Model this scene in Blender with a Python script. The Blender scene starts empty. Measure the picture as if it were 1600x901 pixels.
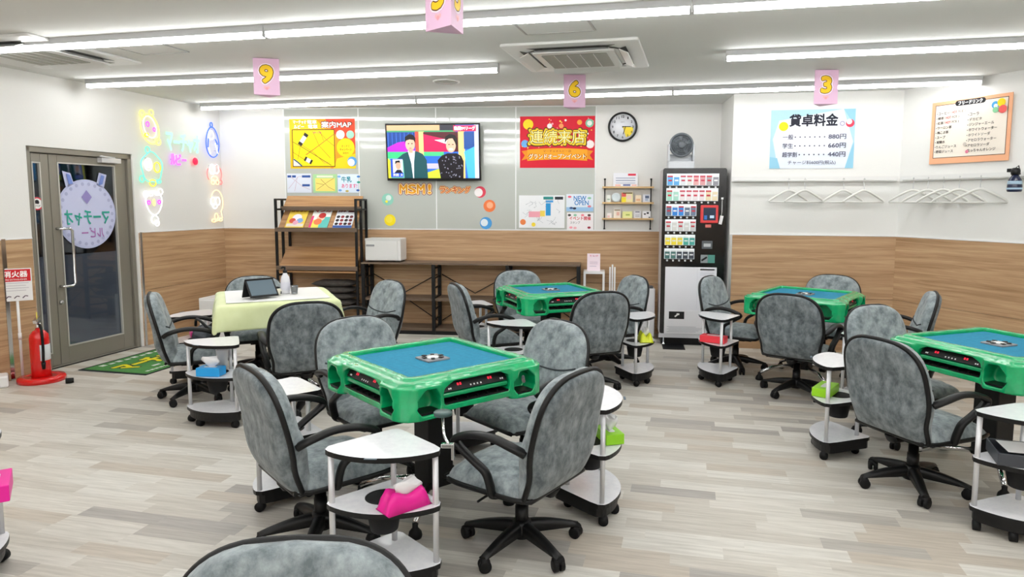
import bpy, bmesh, math, random
from mathutils import Vector, Matrix, Euler
random.seed(7)
SC = bpy.context.scene
COL = SC.collection
PI = math.pi

# ------------------------------------------------------------------ camera, world, exposure
F_PX = 1063.6
cam_d = bpy.data.cameras.new('camera'); cam = bpy.data.objects.new('camera', cam_d); COL.objects.link(cam)
cam_d.sensor_width = 36.0; cam_d.sensor_fit = 'HORIZONTAL'; cam_d.lens = F_PX / 1600 * 36
cam_d.shift_x = -30.7 / 1600; cam_d.shift_y = -28.4 / 1600
cam_d.clip_start = 0.05
PITCH, ROLL = 0.1, 0.0034
cam.matrix_world = (Matrix.Translation((0, 0, 1.6)) @ Matrix.Rotation(PI/2 - PITCH, 4, 'X') @ Matrix.Rotation(ROLL, 4, 'Z'))
SC.camera = cam
w = bpy.data.worlds.new('world'); SC.world = w; w.use_nodes = True
w.node_tree.nodes['Background'].inputs[0].default_value = (0.8, 0.9, 1, 1)
w.node_tree.nodes['Background'].inputs[1].default_value = 0.02
SC.view_settings.view_transform = 'Standard'; SC.view_settings.look = 'None'
SC.view_settings.gamma = 1.0; SC.view_settings.use_curve_mapping = False
SC.view_settings.exposure = 0.0
LED = 25.0            # strength of the ceiling LED diffusers
SC.cycles.use_denoising = True
SC.cycles.max_bounces = 8
SC.cycles.diffuse_bounces = 5
SC.cycles.sample_clamp_indirect = 6

# ------------------------------------------------------------------ materials
def lin(h):
    h = h.lstrip('#'); v = [int(h[i:i+2], 16)/255 for i in (0, 2, 4)]
    return tuple(c/12.92 if c <= .04045 else ((c+.055)/1.055)**2.4 for c in v) + (1.0,)
_M = {}
def mat(name, col, rough=.5, metal=0., coat=0., emit=0., spec=.5, trans=0., bump=None, noise=None, sheen=0., alpha=1.0):
    """noise = (colour2, scale, stretch(x,y,z)); bump = (scale, strength)"""
    if name in _M: return _M[name]
    m = bpy.data.materials.new(name); m.use_nodes = True; nt = m.node_tree; b = nt.nodes['Principled BSDF']
    c = lin(col) if isinstance(col, str) else col
    b.inputs['Base Color'].default_value = c; b.inputs['Roughness'].default_value = rough
    b.inputs['Metallic'].default_value = metal; b.inputs['Coat Weight'].default_value = coat
    b.inputs['Coat Roughness'].default_value = .08
    b.inputs['Specular IOR Level'].default_value = spec; b.inputs['Transmission Weight'].default_value = trans
    b.inputs['Sheen Weight'].default_value = sheen
    b.inputs['Alpha'].default_value = alpha
    if emit:
        b.inputs['Emission Color'].default_value = c; b.inputs['Emission Strength'].default_value = emit
    L = nt.links
    if noise or bump:
        tc = nt.nodes.new('ShaderNodeTexCoord')
    if noise:
        c2, sc, st = noise[:3]
        mp = nt.nodes.new('ShaderNodeMapping'); mp.inputs['Scale'].default_value = st; L.new(tc.outputs['Object'], mp.inputs['Vector'])
        n = nt.nodes.new('ShaderNodeTexNoise'); n.inputs['Scale'].default_value = sc; n.inputs['Detail'].default_value = 6; n.inputs['Roughness'].default_value = .65
        L.new(mp.outputs[0], n.inputs['Vector'])
        r = nt.nodes.new('ShaderNodeValToRGB'); r.color_ramp.elements[0].position = noise[3] if len(noise) > 3 else .35
        r.color_ramp.elements[1].position = noise[4] if len(noise) > 4 else .65
        r.color_ramp.elements[0].color = c; r.color_ramp.elements[1].color = lin(c2)
        L.new(n.outputs['Fac'], r.inputs['Fac']); L.new(r.outputs[0], b.inputs['Base Color'])
    if bump:
        n2 = nt.nodes.new('ShaderNodeTexNoise'); n2.inputs['Scale'].default_value = bump[0]; n2.inputs['Detail'].default_value = 3
        L.new(tc.outputs['Object'], n2.inputs['Vector'])
        bp = nt.nodes.new('ShaderNodeBump'); bp.inputs['Strength'].default_value = bump[1]; bp.inputs['Distance'].default_value = .02
        L.new(n2.outputs['Fac'], bp.inputs['Height']); L.new(bp.outputs[0], b.inputs['Normal'])
    _M[name] = m
    return m
def ink(h): return mat('ink_' + h.lstrip('#'), h, .55, spec=.3)
def glow(h, s): return mat('glow_%s_%s' % (h.lstrip('#'), s), h, .5, emit=s)
WHITE_WALL = mat('white_wallpaper', '#e4e4e1', .85, bump=(90, .06), spec=.2)
CEIL = mat('ceiling_board', '#d9dad7', .8, spec=.2)
BLACK = mat('black_plastic', '#090a0b', .42, spec=.35)
BLACKM = mat('black_steel', '#0d0e10', .5, spec=.35)
RUBBER = mat('black_rubber', '#08080a', .6, spec=.3)
CHROME = mat('chrome', '#d8d9db', .12, metal=1.)
ALU = mat('brushed_aluminium', '#c9cbcd', .32, metal=1.)
SATIN = mat('satin_silver_paint', '#d9dadd', .3, metal=.35)
WHITEP = mat('white_plastic', '#ececec', .35)
WHITEL = mat('white_laminate', '#f0f1f4', .14, noise=('#e6e7ec', 30, (1, 1, 1)))
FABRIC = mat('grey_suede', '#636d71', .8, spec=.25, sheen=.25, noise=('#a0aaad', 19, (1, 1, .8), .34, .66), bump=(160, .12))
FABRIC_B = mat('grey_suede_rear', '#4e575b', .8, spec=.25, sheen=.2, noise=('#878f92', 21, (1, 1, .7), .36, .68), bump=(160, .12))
SEAM = mat('dark_seam', '#33393d', .8)
GREEN = mat('green_vinyl', '#009256', .22, coat=.55, noise=('#04b874', 9, (1, 1, 1), .3, .75), bump=(14, .16))
GREEN_D = mat('green_drawer', '#06985c', .3, coat=.4)
FELT = mat('blue_felt', '#32809f', .9, spec=.1, noise=('#398bab', 40, (1, 1, 1)))
FELT_L = mat('felt_line', '#22648a', .9)
GLASSB = None

def wood(name, c1, c2, c3, along=0, rough=.45, scale=1.0):
    m = bpy.data.materials.new(name); m.use_nodes = True; nt = m.node_tree; L = nt.links; b = nt.nodes['Principled BSDF']
    tc = nt.nodes.new('ShaderNodeTexCoord'); mp = nt.nodes.new('ShaderNodeMapping')
    st = [22., 22., 22.]; st[along] = .8
    mp.inputs['Scale'].default_value = [s*scale for s in st]; L.new(tc.outputs['Object'], mp.inputs['Vector'])
    n = nt.nodes.new('ShaderNodeTexNoise'); n.inputs['Scale'].default_value = 1.6; n.inputs['Detail'].default_value = 8; n.inputs['Roughness'].default_value = .62; n.inputs['Distortion'].default_value = .6
    L.new(mp.outputs[0], n.inputs['Vector'])
    r = nt.nodes.new('ShaderNodeValToRGB'); e = r.color_ramp.elements
    e[0].position = .3; e[0].color = lin(c1); e[1].position = .72; e[1].color = lin(c3); k = e.new(.5); k.color = lin(c2)
    L.new(n.outputs['Fac'], r.inputs['Fac']); L.new(r.outputs[0], b.inputs['Base Color']); b.inputs['Roughness'].default_value = rough
    b.inputs['Specular IOR Level'].default_value = .35
    return m
WAINSCOT = wood('oak_wall_panel', '#9a7856', '#b59370', '#caab86')
SHELFW = wood('walnut_board', '#8c6640', '#a97f55', '#be976b')
SHELFD = wood('dark_walnut_board', '#57483c', '#6b5a4b', '#7d6b5b')
PALEW = wood('pale_shelf_board', '#c09a66', '#d2b07d', '#dec096')

def floor_material():
    m = bpy.data.materials.new('vinyl_plank_floor'); m.use_nodes = True; nt = m.node_tree; L = nt.links; b = nt.nodes['Principled BSDF']
    N = nt.nodes.new
    tc = N('ShaderNodeTexCoord'); mp = N('ShaderNodeMapping'); mp.inputs['Rotation'].default_value = (0, 0, math.radians(13)); L.new(tc.outputs['Object'], mp.inputs['Vector'])
    sp = N('ShaderNodeSeparateXYZ'); L.new(mp.outputs[0], sp.inputs[0])
    def mth(op, a, bb=None):
        n = N('ShaderNodeMath'); n.operation = op
        for i, v in enumerate((a, bb)):
            if v is None: continue
            if isinstance(v, (int, float)): n.inputs[i].default_value = v
            else: L.new(v, n.inputs[i])
        return n.outputs[0]
    row = mth('FLOOR', mth('DIVIDE', sp.outputs['Y'], .105))
    wr = N('ShaderNodeTexWhiteNoise'); wr.noise_dimensions = '1D'; L.new(row, wr.inputs['W'])
    xx = mth('DIVIDE', mth('ADD', sp.outputs['X'], mth('MULTIPLY', wr.outputs['Value'], 7.3)), .46)
    colm = mth('FLOOR', xx)
    cv = N('ShaderNodeCombineXYZ'); L.new(row, cv.inputs[0]); L.new(colm, cv.inputs[1])
    wn = N('ShaderNodeTexWhiteNoise'); wn.noise_dimensions = '2D'; L.new(cv.outputs[0], wn.inputs['Vector'])
    r = N('ShaderNodeValToRGB'); r.color_ramp.interpolation = 'CONSTANT'; e = r.color_ramp.elements
    e[0].position = 0; e[0].color = lin('#c8c4bb'); e[1].position = .28; e[1].color = lin('#d2cfc7')
    for p, c in ((.52, '#c2baae'), (.66, '#d8d6cf'), (.84, '#b6b2ab'), (.93, '#aca8a3')):
        k = e.new(p); k.color = lin(c)
    L.new(wn.outputs['Value'], r.inputs['Fac'])
    mp2 = N('ShaderNodeMapping'); mp2.inputs['Scale'].default_value = (1.6, 26, 1); L.new(mp.outputs[0], mp2.inputs['Vector'])
    off = N('ShaderNodeVectorMath'); off.operation = 'ADD'; L.new(mp2.outputs[0], off.inputs[0]); L.new(wn.outputs['Color'], off.inputs[1])
    n = N('ShaderNodeTexNoise'); n.inputs['Scale'].default_value = 2.2; n.inputs['Detail'].default_value = 7; n.inputs['Roughness'].default_value = .65; L.new(off.outputs[0], n.inputs['Vector'])
    r2 = N('ShaderNodeValToRGB'); r2.color_ramp.elements[0].position = .3; r2.color_ramp.elements[0].color = (.66, .64, .61, 1); r2.color_ramp.elements[1].position = .7; r2.color_ramp.elements[1].color = (1.08, 1.07, 1.06, 1)
    L.new(n.outputs['Fac'], r2.inputs['Fac'])
    mx = N('ShaderNodeMix'); mx.data_type = 'RGBA'; mx.blend_type = 'MULTIPLY'; mx.inputs['Factor'].default_value = .75
    L.new(r.outputs[0], mx.inputs['A']); L.new(r2.outputs[0], mx.inputs['B'])
    L.new(mx.outputs['Result'], b.inputs['Base Color']); b.inputs['Roughness'].default_value = .42; b.inputs['Specular IOR Level'].default_value = .35
    return m

# ------------------------------------------------------------------ mesh builder
class MB:
    def __init__(s): s.bm = bmesh.new(); s.mi = 0
    def _new(s, verts, faces, smooth=False):
        vs = [s.bm.verts.new(v) for v in verts]
        for f in faces:
            try: fc = s.bm.faces.new([vs[i] for i in f])
            except ValueError: continue
            fc.material_index = s.mi; fc.smooth = smooth
        return vs
    def box(s, c, d, rz=0., M=None):
        x, y, z = d[0]/2, d[1]/2, d[2]/2
        R = Matrix.Translation(c) @ (M if M is not None else Matrix.Rotation(rz, 4, 'Z'))
        v = [R @ Vector((a*x, b*y, e*z)) for a in (-1, 1) for b in (-1, 1) for e in (-1, 1)]
        s._new(v, [(0, 1, 3, 2), (4, 6, 7, 5), (0, 4, 5, 1), (2, 3, 7, 6), (0, 2, 6, 4), (1, 5, 7, 3)]); return s
    def bb(s, x0, x1, y0, y1, z0, z1): return s.box(((x0+x1)/2, (y0+y1)/2, (z0+z1)/2), (x1-x0, y1-y0, z1-z0))
    def tube(s, path, r, n=10, cap=True, flat=None):
        """path of points; r number or list; flat=(sx) widens the section along world x"""
        P = [Vector(p) for p in path]; rr = r if isinstance(r, (list, tuple)) else [r]*len(P)
        rings = []; up = None
        for i, p in enumerate(P):
            t = (P[min(i+1, len(P)-1)] - P[max(i-1, 0)]).normalized()
            if up is None:
                up = Vector((0, 0, 1)) if abs(t.z) < .9 else Vector((1, 0, 0))
            a = (up - t*up.dot(t)).normalized(); b = t.cross(a); up = a
            rings.append([p + (a*math.cos(2*PI*k/n) + b*math.sin(2*PI*k/n))*rr[i] for k in range(n)])
        if flat:
            for i, rg in enumerate(rings):
                for v in rg: v.x = P[i].x + (v.x - P[i].x)*flat
        vs = [v for rg in rings for v in rg]; f = []
        for i in range(len(P)-1):
            for k in range(n): f.append((i*n+k, i*n+(k+1) % n, (i+1)*n+(k+1) % n, (i+1)*n+k))
        if cap: f.append(tuple(reversed(range(n)))); f.append(tuple(range((len(P)-1)*n, len(P)*n)))
        s._new(vs, f, True); return s
    def loop(s, path, r, n=8):
        P = [Vector(p) for p in path]; N_ = len(P); vs = []; f = []
        for i, p in enumerate(P):
            t = (P[(i+1) % N_] - P[i-1]).normalized(); up = Vector((0, 1, 0)) if abs(t.y) < .9 else Vector((1, 0, 0))
            a = (up - t*up.dot(t)).normalized(); b = t.cross(a)
            vs += [p + (a*math.cos(2*PI*k/n) + b*math.sin(2*PI*k/n))*r for k in range(n)]
        for i in range(N_):
            j = (i+1) % N_
            for k in range(n): f.append((i*n+k, i*n+(k+1) % n, j*n+(k+1) % n, j*n+k))
        s._new(vs, f, True); return s
    def cyl(s, p0, p1, r, n=16, r1=None): return s.tube([p0, p1], [r, r if r1 is None else r1], n)
    def lathe(s, prof, n=24, c=(0, 0, 0), ax='Z', cap=True):
        vs = []; f = []
        for r, z in prof:
            for k in range(n):
                a = 2*PI*k/n; p = (r*math.cos(a), r*math.sin(a), z)
                if ax == 'Y': p = (p[0], -p[2], p[1])
                if ax == 'X': p = (p[2], p[0], p[1])
                vs.append((p[0]+c[0], p[1]+c[1], p[2]+c[2]))
        m = len(prof)
        for i in range(m-1):
            for k in range(n): f.append((i*n+k, i*n+(k+1) % n, (i+1)*n+(k+1) % n, (i+1)*n+k))
        if cap: f.append(tuple(reversed(range(n)))); f.append(tuple(range((m-1)*n, m*n)))
        s._new(vs, f, True); return s
    def prism(s, poly, z0, z1, M=None, side_mi=None, smooth=False):
        n = len(poly); v = [Vector((x, y, z0)) for x, y in poly] + [Vector((x, y, z1)) for x, y in poly]
        if M is not None: v = [M @ p for p in v]
        vs = s._new(v, [tuple(reversed(range(n))), tuple(range(n, 2*n))], False); sm = s.mi
        for i in range(n):
            j = (i+1) % n
            fc = s.bm.faces.new((vs[i], vs[j], vs[n+j], vs[n+i])); fc.material_index = sm if side_mi is None else side_mi; fc.smooth = smooth
        return s
    def grid(s, pts, smooth=True, close_u=False):
        """pts[j][i]"""
        J = len(pts); I = len(pts[0]); vs = [p for row in pts for p in row]; f = []
        for j in range(J-1):
            for i in range(I if close_u else I-1):
                k = (i+1) % I
                f.append((j*I+i, j*I+k, (j+1)*I+k, (j+1)*I+i))
        s._new(vs, f, smooth); return s
    def build(s, name, mats, parent=None, bevel=0., seg=2, smooth_angle=None, weld=False):
        if weld: bmesh.ops.remove_doubles(s.bm, verts=s.bm.verts, dist=1e-5)
        bmesh.ops.recalc_face_normals(s.bm, faces=s.bm.faces)
        me = bpy.data.meshes.new(name); s.bm.to_mesh(me); s.bm.free()
        for m in (mats if isinstance(mats, (list, tuple)) else [mats]): me.materials.append(m)
        o = bpy.data.objects.new(name, me); COL.objects.link(o)
        if parent: o.parent = parent
        if bevel:
            b = o.modifiers.new('bevel', 'BEVEL'); b.width = bevel; b.segments = seg; b.limit_method = 'ANGLE'; b.angle_limit = math.radians(40); b.harden_normals = False
        return o
def thing(name, label, cat, loc=(0, 0, 0), rz=0., group=None):
    o = bpy.data.objects.new(name, None); COL.objects.link(o); o.empty_display_size = .1
    o.location = loc; o.rotation_euler = (0, 0, rz); o['label'] = label; o['category'] = cat
    if group: o['group'] = group
    return o
def tag(o, label, cat, group=None):
    o['label'] = label; o['category'] = cat
    if group: o['group'] = group
    return o
def struct(o): o['kind'] = 'structure'; return o
KIDS = {}
def dup(o, loc=None, rz=None, label=None, group=None, parent=None):
    c = o.copy(); COL.objects.link(c)
    if parent: c.parent = parent
    if loc is not None: c.location = loc
    if rz is not None: c.rotation_euler = (0, 0, rz)
    if label: c['label'] = label
    if group: c['group'] = group
    if o.name not in KIDS: KIDS[o.name] = list(o.children)
    for ch in KIDS[o.name]: dup(ch, parent=c)
    return c
def rrect(w, h, r, n=5, cx=0, cy=0):
    p = []
    for (x, y, a0) in ((w/2-r, h/2-r, 0), (-w/2+r, h/2-r, PI/2), (-w/2+r, -h/2+r, PI), (w/2-r, -h/2+r, 1.5*PI)):
        for k in range(n+1):
            a = a0 + PI/2*k/n; p.append((cx+x+r*math.cos(a), cy+y+r*math.sin(a)))
    return p
def circle(r, n=28, cx=0, cy=0, sy=1.): return [(cx+r*math.cos(2*PI*k/n), cy+r*sy*math.sin(2*PI*k/n)) for k in range(n)]

# text as mesh polygons, in the xz plane looking along +y
_T = {}
def text_polys(s, off=0., shear=0.):
    key = (s, off, shear)
    if key in _T: return _T[key]
    c = bpy.data.curves.new('lettering_curve', 'FONT'); c.body = s; c.resolution_u = 3; c.offset = off; c.shear = shear
    o = bpy.data.objects.new('lettering_curve', c); COL.objects.link(o)
    dg = bpy.context.evaluated_depsgraph_get()
    me = bpy.data.meshes.new_from_object(o.evaluated_get(dg))
    V = [(v.co.x, v.co.y) for v in me.vertices]; Fc = [tuple(p.vertices) for p in me.polygons]
    bpy.data.objects.remove(o); bpy.data.curves.remove(c); bpy.data.meshes.remove(me)
    _T[key] = (V, Fc); return _T[key]
class Art:
    """flat printing on a board: x along it, z up, facing -y"""
    def __init__(s, y0=0., mk=ink): s.b = {'printed_picture': MB(), 'lettering': MB()}; s.m = {'printed_picture': [], 'lettering': []}; s.y0 = y0; s.mk = mk; s.ly = 0; s.tx = []
    def _mi(s, part, c):
        if c not in s.m[part]: s.m[part].append(c)
        s.b[part].mi = s.m[part].index(c)
    def poly(s, pts, c, part='printed_picture'):
        s.ly += 1; y = s.y0 - .0002*s.ly - .0004; s._mi(part, c)
        s.b[part]._new([(p[0], y, p[1]) for p in pts], [tuple(range(len(pts)))]); return s
    def rect(s, x0, z0, x1, z1, c, part='printed_picture'): return s.poly([(x0, z0), (x1, z0), (x1, z1), (x0, z1)], c, part)
    def disc(s, x, z, r, c, sy=1.): return s.poly(circle(r, 24, x, z, sy), c)
    def line(s, pts, wd, c):
        for a, b in zip(pts, pts[1:]):
            d = Vector((b[0]-a[0], b[1]-a[1])); n = Vector((-d.y, d.x)).normalized()*wd/2
            s.ly -= .9
            s.poly([(a[0]-n.x, a[1]-n.y), (b[0]-n.x, b[1]-n.y), (b[0]+n.x, b[1]+n.y), (a[0]+n.x, a[1]+n.y)], c)
        return s
    def text(s, t, x, z, h, c, w=None, align='L', off=.0, mirror=False, shear=0., rot=0.):
        """fits the string in height h (cap box) and width w; (x,z) is lower-left, or centre with align C"""
        V, Fc = text_polys(t, 0., shear)
        if not V: return s
        x0 = min(v[0] for v in V); x1 = max(v[0] for v in V); z0 = min(v[1] for v in V); z1 = max(v[1] for v in V)
        k = h/max(z1-z0, 1e-6) if z1-z0 > .3 else h; kx = k if w is None else w/(x1-x0)
        W = (x1-x0)*kx
        s.ly += 1; y = s.y0 - .0002*s.ly - .0004; tb = MB(); s.tx.append((tb, c))
        ox = x if align == 'L' else x-W/2
        oz = z if align == 'L' else z-h/2
        P = [((v[0]-x0)*kx, (v[1]-z0)*k) for v in V]
        if mirror: P = [(W-a, b) for a, b in P]
        nd = 0 if off <= 0 else (4 if off <= .03 else 10); rr = off*k
        dirs = [(0, 0)] + [(rr*math.cos(2*PI*(q+.5)/nd), rr*math.sin(2*PI*(q+.5)/nd)) for q in range(nd)]
        for qi, (dx, dz) in enumerate(dirs): tb._new([(ox+a+dx, y-.000016*qi, oz+b+dz) for a, b in P], Fc)
        return s
    def build(s, parent):
        for part in s.b:
            if s.m[part]:
                o = s.b[part].build(part, [s.mk(c) if isinstance(c, str) else c for c in s.m[part]], parent)
            else: s.b[part].bm.free()
        for tb, c in s.tx: tb.build('lettering', s.mk(c), parent)

# ------------------------------------------------------------------ room shell
A = Vector((-4.617, 6.047)); B = Vector((-3.96, 8.765)); C_ = Vector((2.233, 8.167)); D = Vector((2.164, 7.448)); E_ = Vector((3.817, 7.126))
HC, HW = 2.755, 1.251
uL = (B-A).normalized(); uR = Vector((math.sin(.395), -math.cos(.395)))
A2 = A - uL*9.5; R2 = E_ + uR*11.0
WALLS = {'L': (A, B), 'T': (B, C_), 'G': (C_, D), 'K': (D, E_), 'R': (E_, R2)}
def wf(k):
    p, q = WALLS[k]; u = (q-p).normalized(); return p, u, Vector((u.y, -u.x)), math.atan2(u.y, u.x)
def wp(k, s, off=0., z=0.):
    p, u, n, a = wf(k); q = p + u*s + n*off; return (q.x, q.y, z)
def wang(k): return wf(k)[3]
def wall_obj(name, k, quads, m, thick=.12, bevel=0):
    """quads (s0,s1,z0,z1) in wall coordinates; wall mass lies behind the surface"""
    b = MB()
    for s0, s1, z0, z1 in quads: b.bb(s0, s1, 0, thick, z0, z1)
    o = b.build(name, m, bevel=bevel); p = wp(k, 0); o.location = p; o.rotation_euler = (0, 0, wang(k)); return struct(o)
b = MB(); floor_poly = [A2, A, B, C_, D, E_, R2]
b.prism([(p.x, p.y) for p in floor_poly], -.1, 0.)
floor = struct(b.build('floor', floor_material()))
b = MB(); b.prism([(p.x, p.y) for p in floor_poly], HC, HC+.1)
ceiling = struct(b.build('ceiling', CEIL))
WALLS['L2'] = (A2, B); LL = (B-A2).length; LA = (A-A2).length
DS0, DS1, DH = LA+.185, LA+1.381, 2.094
wall_obj('wall_left', 'L2', [(0, DS0, 0, HC), (DS0, DS1, DH, HC), (DS1, LL, 0, HC)], WHITE_WALL)
wall_obj('wall_back', 'T', [(-.0, (C_-B).length, 0, HC)], WHITE_WALL)
wall_obj('wall_return', 'G', [(-.1, (D-C_).length, 0, HC)], WHITE_WALL)
wall_obj('wall_alcove', 'K', [(0, (E_-D).length, 0, HC)], WHITE_WALL)
wall_obj('wall_right', 'R', [(0, 11.0, 0, HC)], WHITE_WALL)
b = MB(); q0, q1 = R2, A2; WALLS['F'] = (q0, q1)
wall_obj('wall_front', 'F', [(0, (q1-q0).length, 0, HC)], WHITE_WALL)
# oak wainscot (trim) with thin white cap line and panel joints
def wains(name, k, s0, s1, joints=(), zj=()):
    b = MB(); zs = [0.0] + list(zj) + [HW]; ss = [s0] + list(joints) + [s1]
    for i in range(len(ss)-1):
        for j in range(len(zs)-1):
            g = .0015
            b.bb(ss[i]+g, ss[i+1]-g, -.012, 0, zs[j]+g, zs[j+1]-g)
    b.mi = 1; b.bb(s0, s1, -.016, 0, HW, HW+.012)
    o = b.build(name, [WAINSCOT, WHITEP]); o.location = wp(k, 0); o.rotation_euler = (0, 0, wang(k)); return struct(o)
wains('trim_1', 'L2', 0, DS0-.01, (LA-.095,), (.62,))
wains('trim_2', 'L2', DS1+.03, LL, (), (.62,))
wains('trim_3', 'T', 0.002, (C_-B).length, (), (.62,))
wains('trim_4', 'K', .004, (E_-D).length-.003, (), (.585,))
wains('trim_5', 'R', .003, 11., (2.4, 4.8, 7.2), (.585,))
wains('trim_6', 'F', .02, (q1-q0).length-.02, (2.4, 4.8), (.6,))
# metal corner guards
b = MB(); b.bb(-.018, .02, -.02, .0, 0, HW+.01); o = b.build('trim_7', CHROME); o.location = wp('L2', LA-.1, 0, 0); o.rotation_euler = (0, 0, wang('L2')); struct(o)
b = MB(); b.bb(-.012, .016, -.018, 0, 0, HW+.004); o = b.build('trim_8', ALU); o.location = wp('L2', DS1+.045, 0, 0); o.rotation_euler = (0, 0, wang('L2')); struct(o)
b = MB(); b.bb(-.014, .014, -.016, .0, 0, HW+.004); o = b.build('trim_9', ALU); o.location = wp('K', .014, 0, 0); o.rotation_euler = (0, 0, wang('K')); struct(o)

# ------------------------------------------------------------------ entrance door in the left wall
FR = mat('bronze_aluminium', '#8b877d', .38, metal=.35)
FRD = mat('dark_gasket', '#35352f', .5)
BEADM = mat('pale_glazing_bead', '#c4c3bd', .35, metal=.3)
def dark_glass():
    m = bpy.data.materials.new('dark_door_glass'); m.use_nodes = True; nt = m.node_tree
    for n in list(nt.nodes): nt.nodes.remove(n)
    out = nt.nodes.new('ShaderNodeOutputMaterial'); t = nt.nodes.new('ShaderNodeBsdfTransparent'); g = nt.nodes.new('ShaderNodeBsdfGlossy'); mx = nt.nodes.new('ShaderNodeMixShader')
    t.inputs[0].default_value = (.93, .95, .97, 1); g.inputs[0].default_value = (.85, .9, 1, 1); g.inputs['Roughness'].default_value = .03
    lw = nt.nodes.new('ShaderNodeLayerWeight'); pw = nt.nodes.new('ShaderNodeMath'); pw.operation = 'POWER'; pw.inputs[1].default_value = 4; nt.links.new(lw.outputs['Facing'], pw.inputs[0])
    fr = nt.nodes.new('ShaderNodeMath'); fr.operation = 'MULTIPLY_ADD'; fr.inputs[1].default_value = .7; fr.inputs[2].default_value = .05; nt.links.new(pw.outputs[0], fr.inputs[0])
    nt.links.new(fr.outputs[0], mx.inputs[0]); nt.links.new(t.outputs[0], mx.inputs[1]); nt.links.new(g.outputs[0], mx.inputs[2]); nt.links.new(mx.outputs[0], out.inputs[0])
    return m
GLASS = dark_glass(); FROST = mat('frosted_film', '#474c57', .35, spec=.4, noise=('#50555f', 3, (1, 1, 1)))
door = thing('door_1', 'bronze aluminium glass entrance door with narrow side leaf', 'door', wp('L2', LA, -.045, 0), wang('L2')); struct(door)
s0, s1 = .185, 1.381
b = MB(); b.bb(s0, s0+.05, -.03, .07, 0, DH); b.bb(s1-.05, s1, -.03, .07, 0, DH); b.bb(s0, s1, -.03, .07, DH-.055, DH); b.bb(s0, s1, -.02, .07, 0, .012)
b.build('door_frame', FR, door, bevel=.006)
def leaf(name, a, c, ga, gb, z0, z1):
    b = MB(); zt = DH-.06
    b.bb(a, ga, 0, .04, .014, zt); b.bb(gb, c, 0, .04, .014, zt); b.bb(ga, gb, 0, .04, .014, z0); b.bb(ga, gb, 0, .04, z1, zt)
    l = b.build(name, FR, door, bevel=.004)
    b = MB(); t = .012
    b.bb(ga, ga+t, -.004, .02, z0, z1); b.bb(gb-t, gb, -.004, .02, z0, z1); b.bb(ga, gb, -.004, .02, z0, z0+t); b.bb(ga, gb, -.004, .02, z1-t, z1)
    b.build('glazing_bead', BEADM, l)
    b = MB(); b.bb(ga, gb, .016, .022, z0, z1); b.build('glass_pane', GLASS, l)
    b = MB(); b.bb(ga+.01, gb-.01, .0225, .0245, z0+.01, 1.07); b.build('frosted_film', FROST, l)
    return l
small = leaf('side_leaf', s0+.052, .434, .262, .352, .14, 1.955)
big = leaf('door_leaf', .439, s1-.052, .525, 1.19, .175, 1.965)
b = MB()
b.tube([(.475, -.002, 1.33), (.475, -.05, 1.33), (.56, -.062, 1.33), (.585, -.065, 1.31), (.585, -.065, .80), (.56, -.062, .775), (.475, -.05, .775), (.475, -.002, .775)], .013, 10)
b.build('pull_handle', CHROME, big)
b = MB(); b.lathe([(.02, 0), (.02, .012), (.012, .02)], 16, (.475, 0, .62), 'Y'); b.build('lock_cylinder', ALU, big)
b = MB(); b.bb(.98, 1.22, -.06, 0, 1.985, 2.035); b.mi = 0; b.tube([(1.16, -.04, 2.04), (.93, -.09, 2.045), (1.02, -.03, 2.05)], .008, 8); b.build('door_closer', SATIN, big, bevel=.004)
# round sticker on the door (printed to be read from outside, so mirrored here)
st = thing('door_sticker', 'round lavender sticker with mirrored teal and pink writing on the door glass', 'sticker', wp('L2', LA+.832, -.045+.001, 1.464), wang('L2'))
b = MB(); M = Matrix.Rotation(PI/2, 4, 'X'); b.prism(circle(.345, 48, 0, 0), -.011, -.0095, M)
for sx in (-1, 1): b.prism([(sx*.17-.05, .27), (sx*.17+.05, .27), (sx*.21+.05, .40), (sx*.21-.04, .42)], -.011, -.0095, M)
b.build('sticker_sheet', ink('#b9bfe0'), st)
a = Art(.008)
a.disc(0, 0, .325, '#c3c8e6'); 
for k in range(26):
    t = 2*PI*k/26; a.disc(.30*math.cos(t), .30*math.sin(t), .018, '#a9aed2')
a.poly([(-.06, .17), (0, .10), (.06, .17), (0, .24)], '#8f86c0'); a.text('マーチャオ', 0, -.035, .15, '#2f9d8d', .52, 'C', mirror=True, off=.02); a.text('ルビー', .05, -.185, .1, '#a05fa8', .26, 'C', mirror=True, off=.01)
for sx in (-1, 1): a.poly([(sx*.17-.022, .29), (sx*.17+.025, .30), (sx*.2+.025, .385), (sx*.2-.015, .395)], '#6f86c8')
a.build(st)
sp = thing('stop_sticker', 'small round red and white stop sign sticker on the side glass', 'sticker', wp('L2', LA+.300, -.045+.001, 1.569), wang('L2'))
b = MB(); b.prism(circle(.06, 32), -.0065, -.005, M); b.build('sticker_sheet', ink('#d83c50'), sp)
a = Art(.004); a.disc(0, 0, .048, '#f1f1ef'); a.poly([(-.02, 0), (-.025, .025), (-.012, .034), (.002, .036), (.016, .028), (.02, .008), (.012, -.004)], '#1d1d22'); a.text('STOP', 0, -.022, .018, '#1d1d22', .055, 'C'); a.build(sp)
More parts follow.
